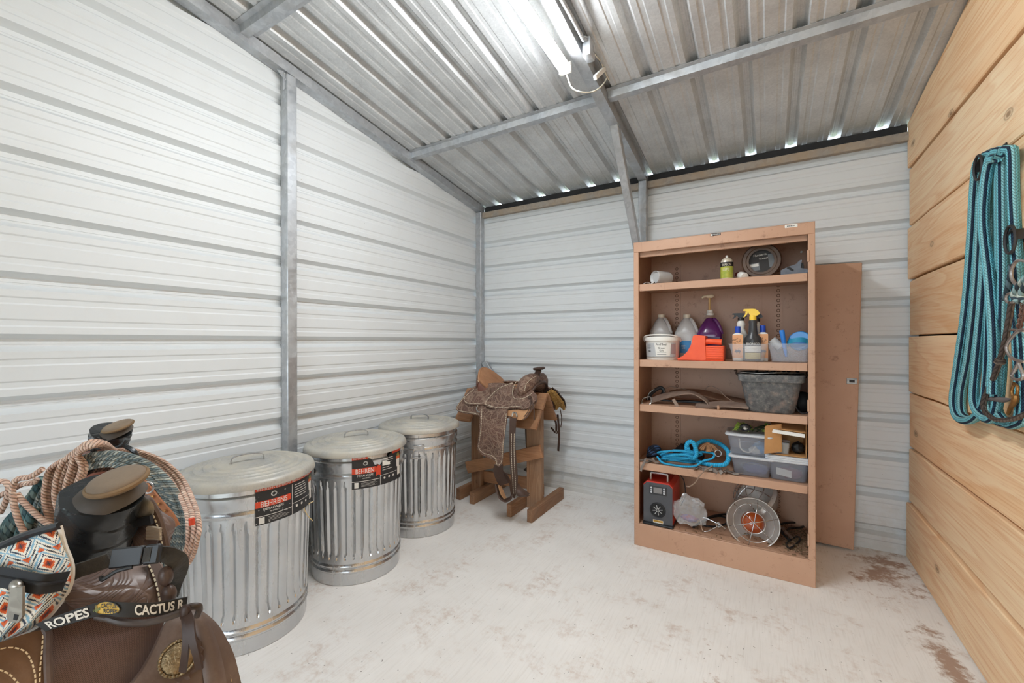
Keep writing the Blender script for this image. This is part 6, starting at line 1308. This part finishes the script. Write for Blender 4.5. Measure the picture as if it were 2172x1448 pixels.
g = G(); g.add([stp(.515+.112*math.cos(a), .5+.5*math.sin(a), .0032) for a in [2*PI*k/32 for k in range(32)]], [tuple(range(32))]); obj('emblem', g, mat('emblem_gold', (214, 178, 76), rough=.5), ls, smooth=False)
g = G().tube([stp(.515+.108*math.cos(a), .5+.47*math.sin(a), .0036) for a in [2*PI*k/32 for k in range(32)]], .0005, 5, True); obj('emblem_rim', g, BLK, ls)
stext('CACTUS', .475, .60, .52, .84, BLK, .0046); stext('ROPES', .495, .605, .12, .44, BLK, .0046)
g = G(); g.add([stp(.43+.04*q[0], .5+.36*q[1], .0040) for q in ((0, -1), (.25, -.5), (.9, -.2), (.9, .4), (.5, .3), (.3, 0), (.25, .9), (0, 1), (-.25, .8), (-.25, 0), (-.6, .2), (-.9, .1), (-.7, -.4), (-.25, -.5))], [tuple(range(14))]); obj('cactus_print', g, STKG, ls, smooth=False)
obj('round_cord', G().tube(catmull(pd(Zb([(500, 1100), (560, 1112), (640, 1132), (760, 1134), (860, 1110), (950, 1078), (985, 1052), (1030, 1046), (1042, 1062), (1030, 1096)]), [.55, .552, .553, .56, .568, .578, .585, .59, .595, .60]), 7), .0044, 9), m_leather('black_brown_cord', (60, 50, 46), (84, 74, 68), 0, 30, .4), ns)
# front flap with concho
A = Zb([(985, 1088), (930, 1105), (872, 1150), (840, 1220), (800, 1300), (740, 1400), (660, 1500), (600, 1600)]); B = Zb([(1000, 1086), (1060, 1118), (1120, 1170), (1165, 1240), (1200, 1310), (1226, 1400), (1250, 1500), (1262, 1600)])
ff = obj('front_flap', fsheet(A, B, .030, 14, 6, .008, .012), FLP, ns)
for L in (A, B): obj('edge_roll', G().tube([PF(p.x, p.y, .033) for p in catmull([(a, b, 0) for a, b in L], 6)], .0048, 8), DKB_, ff)
th_line(Zb([(1070, 1140), (1140, 1230), (1180, 1320), (1205, 1420), (1216, 1480)]), .040, ff, .006, .002, .0007)
obj('flap_fold', fsheet(Zb([(1010, 1100), (1030, 1180), (1060, 1300), (1080, 1440), (1080, 1560)]), Zb([(1050, 1120), (1095, 1200), (1130, 1300), (1160, 1440), (1170, 1560)]), .046, 5, 6, .006, .006), FLP, ff)
cc = PF(*Zb([(932, 1318)])[0], .05); cn = (EYE-cc).normalized()*.8+Vector((0, 0, .1)); Mc = Matrix.Translation(cc) @ cn.to_track_quat('Z', 'Y').to_matrix().to_4x4()
rs = obj('leather_rosette', G().lathe([(0, -.002), (.026, -.002), (.03, -.006)], 60, mod=lambda a, z, r: r*(1+.06*math.cos(16*a)) if r > .02 else r, M=Mc), DKB_, ff)
CON = mat('engraved_concho', (150, 130, 98), (116, 98, 72), scale=160, rough=.35, metal=.75, bump=.9, bscale=190, bdist=.003); co = obj('concho', G().lathe([(0, .006), (.010, .0055), (.016, .004), (.0185, .002), (.0195, -.001)], 36, M=Mc), CON, ff)
obj('concho_rope_edge', G().tube([Mc @ Vector((.0205*math.cos(a), .0205*math.sin(a), .001+.0007*math.sin(a*30))) for a in [2*PI*k/120 for k in range(120)]], .002, 6, True), CON, co)
lt = m_leather('dark_latigo', (50, 34, 27), (70, 50, 40), 0, 30, .5, (92, 72, 60), .3)
obj('tie_string', G().strap(pd(Zb([(958, 1062), (972, 1120), (978, 1200), (972, 1290), (958, 1385)]), [.578, .565, .555, .55, .55]), .0088, .0028, (1, .5, 0)), lt, ff); obj('tie_string', G().strap(pd(Zb([(968, 1065), (995, 1130), (1010, 1220), (1032, 1300), (1046, 1368)]), [.578, .562, .552, .548, .55]), .0095, .0028, (1, .5, 0)), lt, ff)
obj('tie_knot', G().ball(PD(*Zb([(968, 1080)])[0], .572), (.0075, .006, .011), 12, 8, fn=lambda d, p: p*(1+.2*noise.noise(d*4))), lt, ff)
# --- pommel bag in a stepped diamond cloth
def m_aztec():
    t = NT('stepped_diamond_cloth'); tc = t.n('ShaderNodeTexCoord'); s = t.n('ShaderNodeSeparateXYZ'); mp = t.n('ShaderNodeMapping'); mp.inputs['Rotation'].default_value = (0, 0, .2); mp.inputs['Scale'].default_value = (2.9, 3.9, 1); t.l(tc.outputs['UV'], mp.inputs['Vector']); t.l(mp.outputs['Vector'], s.inputs[0])
    fl = lambda x: t.math('DIVIDE', t.math('FLOOR', t.math('MULTIPLY', x, 26)), 26)
    ax, ay = fl(s.outputs[0]), fl(s.outputs[1]); row = t.math('FLOOR', ay); fx = t.math('FRACT', t.math('ADD', ax, t.math('MULTIPLY', row, .5))); fy = t.math('FRACT', ay)
    dx = t.math('ABSOLUTE', t.math('SUBTRACT', fx, .5)); dy = t.math('ABSOLUTE', t.math('SUBTRACT', fy, .5)); d = t.math('ADD', dx, t.math('MULTIPLY', dy, .9))
    W, N, B_, O, R, K, S = [sc(q) for q in ((232, 226, 212), (44, 58, 78), (136, 176, 196), (216, 100, 48), (150, 52, 36), (58, 58, 62), (96, 120, 128))]
    col = t.ramp(d, [(0, K), (.07, R), (.13, O), (.22, W), (.32, N), (.38, W), (.44, B_), (.52, W), (.60, K), (.66, W), (.74, B_), (.80, O), (.88, R)], 'CONSTANT')
    v = t.coord('Object'); t.bump(t.noise(v, 320, 2), .3, .002)
    return t.out(col, .85)
AZ = m_aztec(); pb = thing('pommel_bag', 'zippered saddle bag in orange, blue and white stepped diamond cloth', 'bag', tuple(PD(40, 1290, .56)))
L_ = Zb([(-150, 800), (-150, 850), (-150, 930), (-150, 1010), (-150, 1090), (-150, 1170), (-150, 1260), (-150, 1300)]); R_ = Zb([(312, 628), (338, 730), (366, 800), (378, 860), (366, 940), (320, 1020), (210, 1140), (40, 1226)])
la, rb = catmull([(a, b, 0) for a, b in L_], 5), catmull([(a, b, 0) for a, b in R_], 5); nb = len(la)-1
def bag_pt(u, v, side):
    k = int(round(v*nb)); p = la[k].lerp(rb[k], u); w = max(0, math.sin(PI*min(1, v)))**.55*max(0, 1-((u-.45)/.55)**4); return PD(p.x, p.y, .565+(-.052*w if side else .02*w)+.004*math.sin(u*19+v*11)*w)
g = G(); g.sheet(lambda u, v: bag_pt(u, v, 1), 22, nb, 0); g.sheet(lambda u, v: bag_pt(1-u, v, 0), 22, nb, 0); obj('bag_body', g, AZ, pb, angle=80)
obj('top_binding', G().tube([PD(p.x, p.y, .562) for p in catmull([(a, b, 0) for a, b in Zb([(-120, 775), (0, 735), (140, 675), (312, 626)])], 6)], .005, 8), BLKP, pb); obj('side_piping', G().tube([PD(p.x, p.y, .564) for p in rb], .003, 7), WB, pb)
zp = [Vector(p) for p in pd(Zb([(-150, 880), (0, 892), (120, 915), (230, 930), (340, 915)]), [.515, .51, .508, .512, .54])]; z2 = obj('zipper_tape', G().strap(zp, .022, .0015, (0, .2, 1)), mat('black_zipper_tape', (44, 46, 50), rough=.8), pb)
obj('zipper_teeth', G().tube(catmull([p+(EYE-p).normalized()*.002 for p in zp], 10), .0022, 6), BLKP, z2)
ZPM = m_galv('zipper_nickel', (176, 170, 160), (200, 194, 182), .3, .85, 90); cz = PD(*Zb([(85, 940)])[0], .503); obj('zipper_slider', G().ball(cz, (.011, .006, .007), 14, 10), ZPM, z2)
Mz_ = Matrix((_R, _U, -_F)).transposed().to_4x4(); Mz_.translation = PD(*Zb([(100, 955)])[0], .498); g = G().prism([(-.007, .002), (.007, .004), (.0085, -.030), (.004, -.038), (-.007, -.037), (-.010, -.030)], .003, Mz_ @ Matrix.Rotation(-.05, 4, 'Z')); zpl = obj('zipper_pull', g, ZPM, z2, smooth=False)
obj('pull_hole', G().prism([(-.003, -.034), (.001, -.035), (.003, -.029), (-.002, -.028)], .0034, Mz_ @ Matrix.Translation((0, 0, .0001))), BLK, zpl, smooth=False)
# --- far saddle
XQ = -1.60; fr = thing('roping_saddle', 'brown roping saddle half hidden under lariats, horn wrapped in black rubber', 'saddle', (XQ, .1, .8))
saddle_body(fr, XQ, -.40, .40, m_leather('red_brown_saddle_leather', (62, 44, 38), (84, 62, 54), 0, 30, .45, (104, 86, 76), .35), .58, ztop=.79)
top, bot = PD(*Zc([(1010, 190)])[0], 1.20), PD(*Zc([(960, 400)])[0], 1.21); hw, _, _ = horn(fr, top, bot, .0455, .042, 0, INN, 2.)
obj('horn_neck', G().lathe([(.07, -.05), (.058, -.02), (.045, 0), (.04, .02)], 28, bot, M=Matrix.Rotation(-.1, 4, 'X')), INN, hw)
obj('wrap_crown', G().lathe([(.046, -.008), (.042, .001), (.03, .008), (0, .012)], 32, M=Matrix.Translation(top) @ frame3((.10, -.34, .93), (.2, 1, .3)).to_4x4()), bpy.data.materials['grey_wrap_leather'], hw)
cap(fr, PD(*Zc([(1090, 140)])[0], 1.195), .034, .03, .009, frame3((.10, -.34, .93), (.2, 1, .3)), RAWH, LACE)
def fseat(u, v): s = (u-.5)*2; return (XQ+.02+.13*s, .47-.12*v, .955-.16*s*s-.03*v)
obj('fork', G().sheet(fseat, 16, 10, .03), m_leather('oxblood_fork_leather', (124, 70, 54), (150, 90, 68), 0, 30, .4, (110, 70, 56), .3), fr)
for L, dd in (((745, 370), (800, 450), (835, 560), (800, 640), (690, 720), (600, 760)), 1.04), (((1170, 370), (1270, 430), (1310, 500), (1305, 600), (1300, 640)), 1.05): obj('rubber_band', G().tube(catmull(pd(Zc(L), dd), 6), .0055, 8), INN, hw)
obj('rubber_band', G().tube(catmull(pd(Zc([(750, 275), (830, 340), (920, 385), (1060, 400), (1160, 345), (1195, 290)]), 1.145), 6), .006, 8), INN, hw)
# --- lariats
GREY = m_rope('grey_green_lariat', [(146, 154, 150), (190, 193, 182), (122, 138, 140)], 3, 4.6, .75, .9, dirt=(84, 100, 106)); PINK = m_rope('faded_pink_lariat', [(228, 194, 174), (238, 210, 190), (216, 180, 160)], 3, 4.6, .8, .9, dirt=(206, 166, 148)); TEAL = m_rope('teal_cotton_rope', [(92, 124, 126), (136, 160, 154), (68, 98, 104)], 3, 4.2, .9, .9, dirt=(128, 130, 120)); BRN = m_rope('dark_brown_lariat', [(84, 62, 52), (110, 84, 70)], 2, 4.4, .8)
def ring(cx, cy, rx, ry, d, r, m, t, tilt=0., wob=0., seed=0, name='coil'):
    pts = []
    for k in range(40):
        a = 2*PI*k/40; u, v = Zb([(cx+rx*math.cos(a), cy+ry*math.sin(a))])[0]; pts.append(PD(u, v, d+tilt*math.cos(a)+.02*math.sin(a)+wob*noise.noise(Vector((math.cos(a)*1.5, math.sin(a)*1.5, seed)))))
    return obj(name, G().tube(catmull(pts, 3, True), r, 9, True), m, t)
t = thing('grey_lariat', 'grey green lariat rope coiled and hung on the far saddle horn', 'lariat', tuple(PD(230, 1280, 1.06)))
for k in range(11):
    rr_ = 404-13*(k % 6)-(6 if k > 5 else 0); ring(570-(k % 3)*3, 648, rr_, rr_-2*(k % 4), 1.045+(.012 if k > 5 else 0)+.003*(k % 2), .0052, GREY, t, .03, .004, k)
for k in range(2): ring(562, 650, 322-13*k, 330-10*k, 1.07, .0058, BRN, t, .03, .004, k+20)
t = thing('pink_lariat', 'faded pink lariat rope coiled over the grey one on the far saddle horn', 'lariat', tuple(PD(250, 1290, 1.0)))
for k in range(11):
    l, r, tp_, bo, d = 232+18*k+(k % 3)*4, 1040-5*k-(k % 2)*12, 204-(k % 4)*6, 1030-4*k, .99+.008*(k % 3)
    pts = []
    for a, b in ((470+6*k, tp_), (360+l*.12, tp_+52), (l+32, tp_+125), (l, tp_+240), (l+8, tp_+340), (l+50, tp_+440), (l+110, tp_+560), (520, bo), (760, bo-40), (r-70, bo-190), (r-8, 690+6*k), (r-2, 600), (r-30, 500), (r-90, 380), (r-190, 290), (r-330, 235), (600, 232)): pts.append(Zb([(a, b)])[0])
    pts = [PD(u, v, d+(0, 0, 0, 0, 0, 0, 0, .04, .06, .02, .0, .02, .06, .1, .12, .12, .12)[i]) for i, (u, v) in enumerate(pts)]
    obj('coil', G().tube(catmull(pts, 6, True), .0054, 9, True), PINK, t)
obj('red_whipping', G().tube(pd(Zb([(1000, 588), (1002, 606), (1003, 622)]), .985), .0062, 9), STKR, t)
for L, dd in ([(222, 330), (160, 370), (90, 385), (66, 430), (70, 500), (90, 580), (120, 650), (150, 690)], .96), ([(-20, 395), (30, 400), (48, 440), (30, 500), (0, 560)], .98), ([(88, 460), (120, 500), (180, 560), (240, 610), (300, 640)], .97), ([(-20, 480), (60, 440), (120, 410), (180, 400), (190, 380)], 1.0): obj('loose_strand', G().tube(catmull(pd(Zb(L), dd), 6), .0060, 9), PINK, t)
t = thing('teal_rope', 'frayed teal cotton rope hanging beside the pink lariat', 'rope', tuple(PD(30, 1140, 1.05)))
for k in range(6): obj('rope_strand', G().tube(catmull(pd(Zb([(225-4*k, 380+10*k), (180-10*k, 460+12*k), (130-16*k, 540+12*k), (70-14*k, 640+12*k), (10-10*k, 760)]), 1.03+.012*(k % 3)), 6), .0105, 9), TEAL, t)
for k in range(2): obj('rope_strand', G().tube(catmull(pd(Zb([(150+30*k, 540), (120+24*k, 620), (96+20*k, 700), (90, 780)]), 1.0), 6), .0095, 9), TEAL, t)
# leather belt on the far side
t = thing('halter_strap', 'brown leather halter strap with punched holes and a steel ring by the lariats', 'leather strap', tuple(PD(345, 1080, .9)))
BLT = m_leather('bridle_tan_leather', (150, 92, 56), (172, 112, 72), 0, 30, .4, (120, 76, 50), .3); a = pd(Zb([(715, 370), (760, 425), (830, 510), (890, 580), (918, 632)]), .90)
sb = obj('strap_band', G().strap(a, .021, .004, (_R*.75+_U*.65)), BLT, t); obj('strap_ring', G().tube([PD(*Zb([(772, 428)])[0], .885)+(_R*math.cos(q)+_U*math.sin(q))*.0115 for q in [2*PI*k/24 for k in range(24)]], .0018, 7, True), BITM, t)
for q in ((793, 478), (825, 516), (858, 552)): obj('grommet', G().lathe([(.0012, .0012), (.0032, .001), (.0034, 0)], 14, PD(*Zb([q])[0], .892), M=(-_F).to_track_quat('Z', 'Y').to_matrix().to_4x4()), BRS, sb)
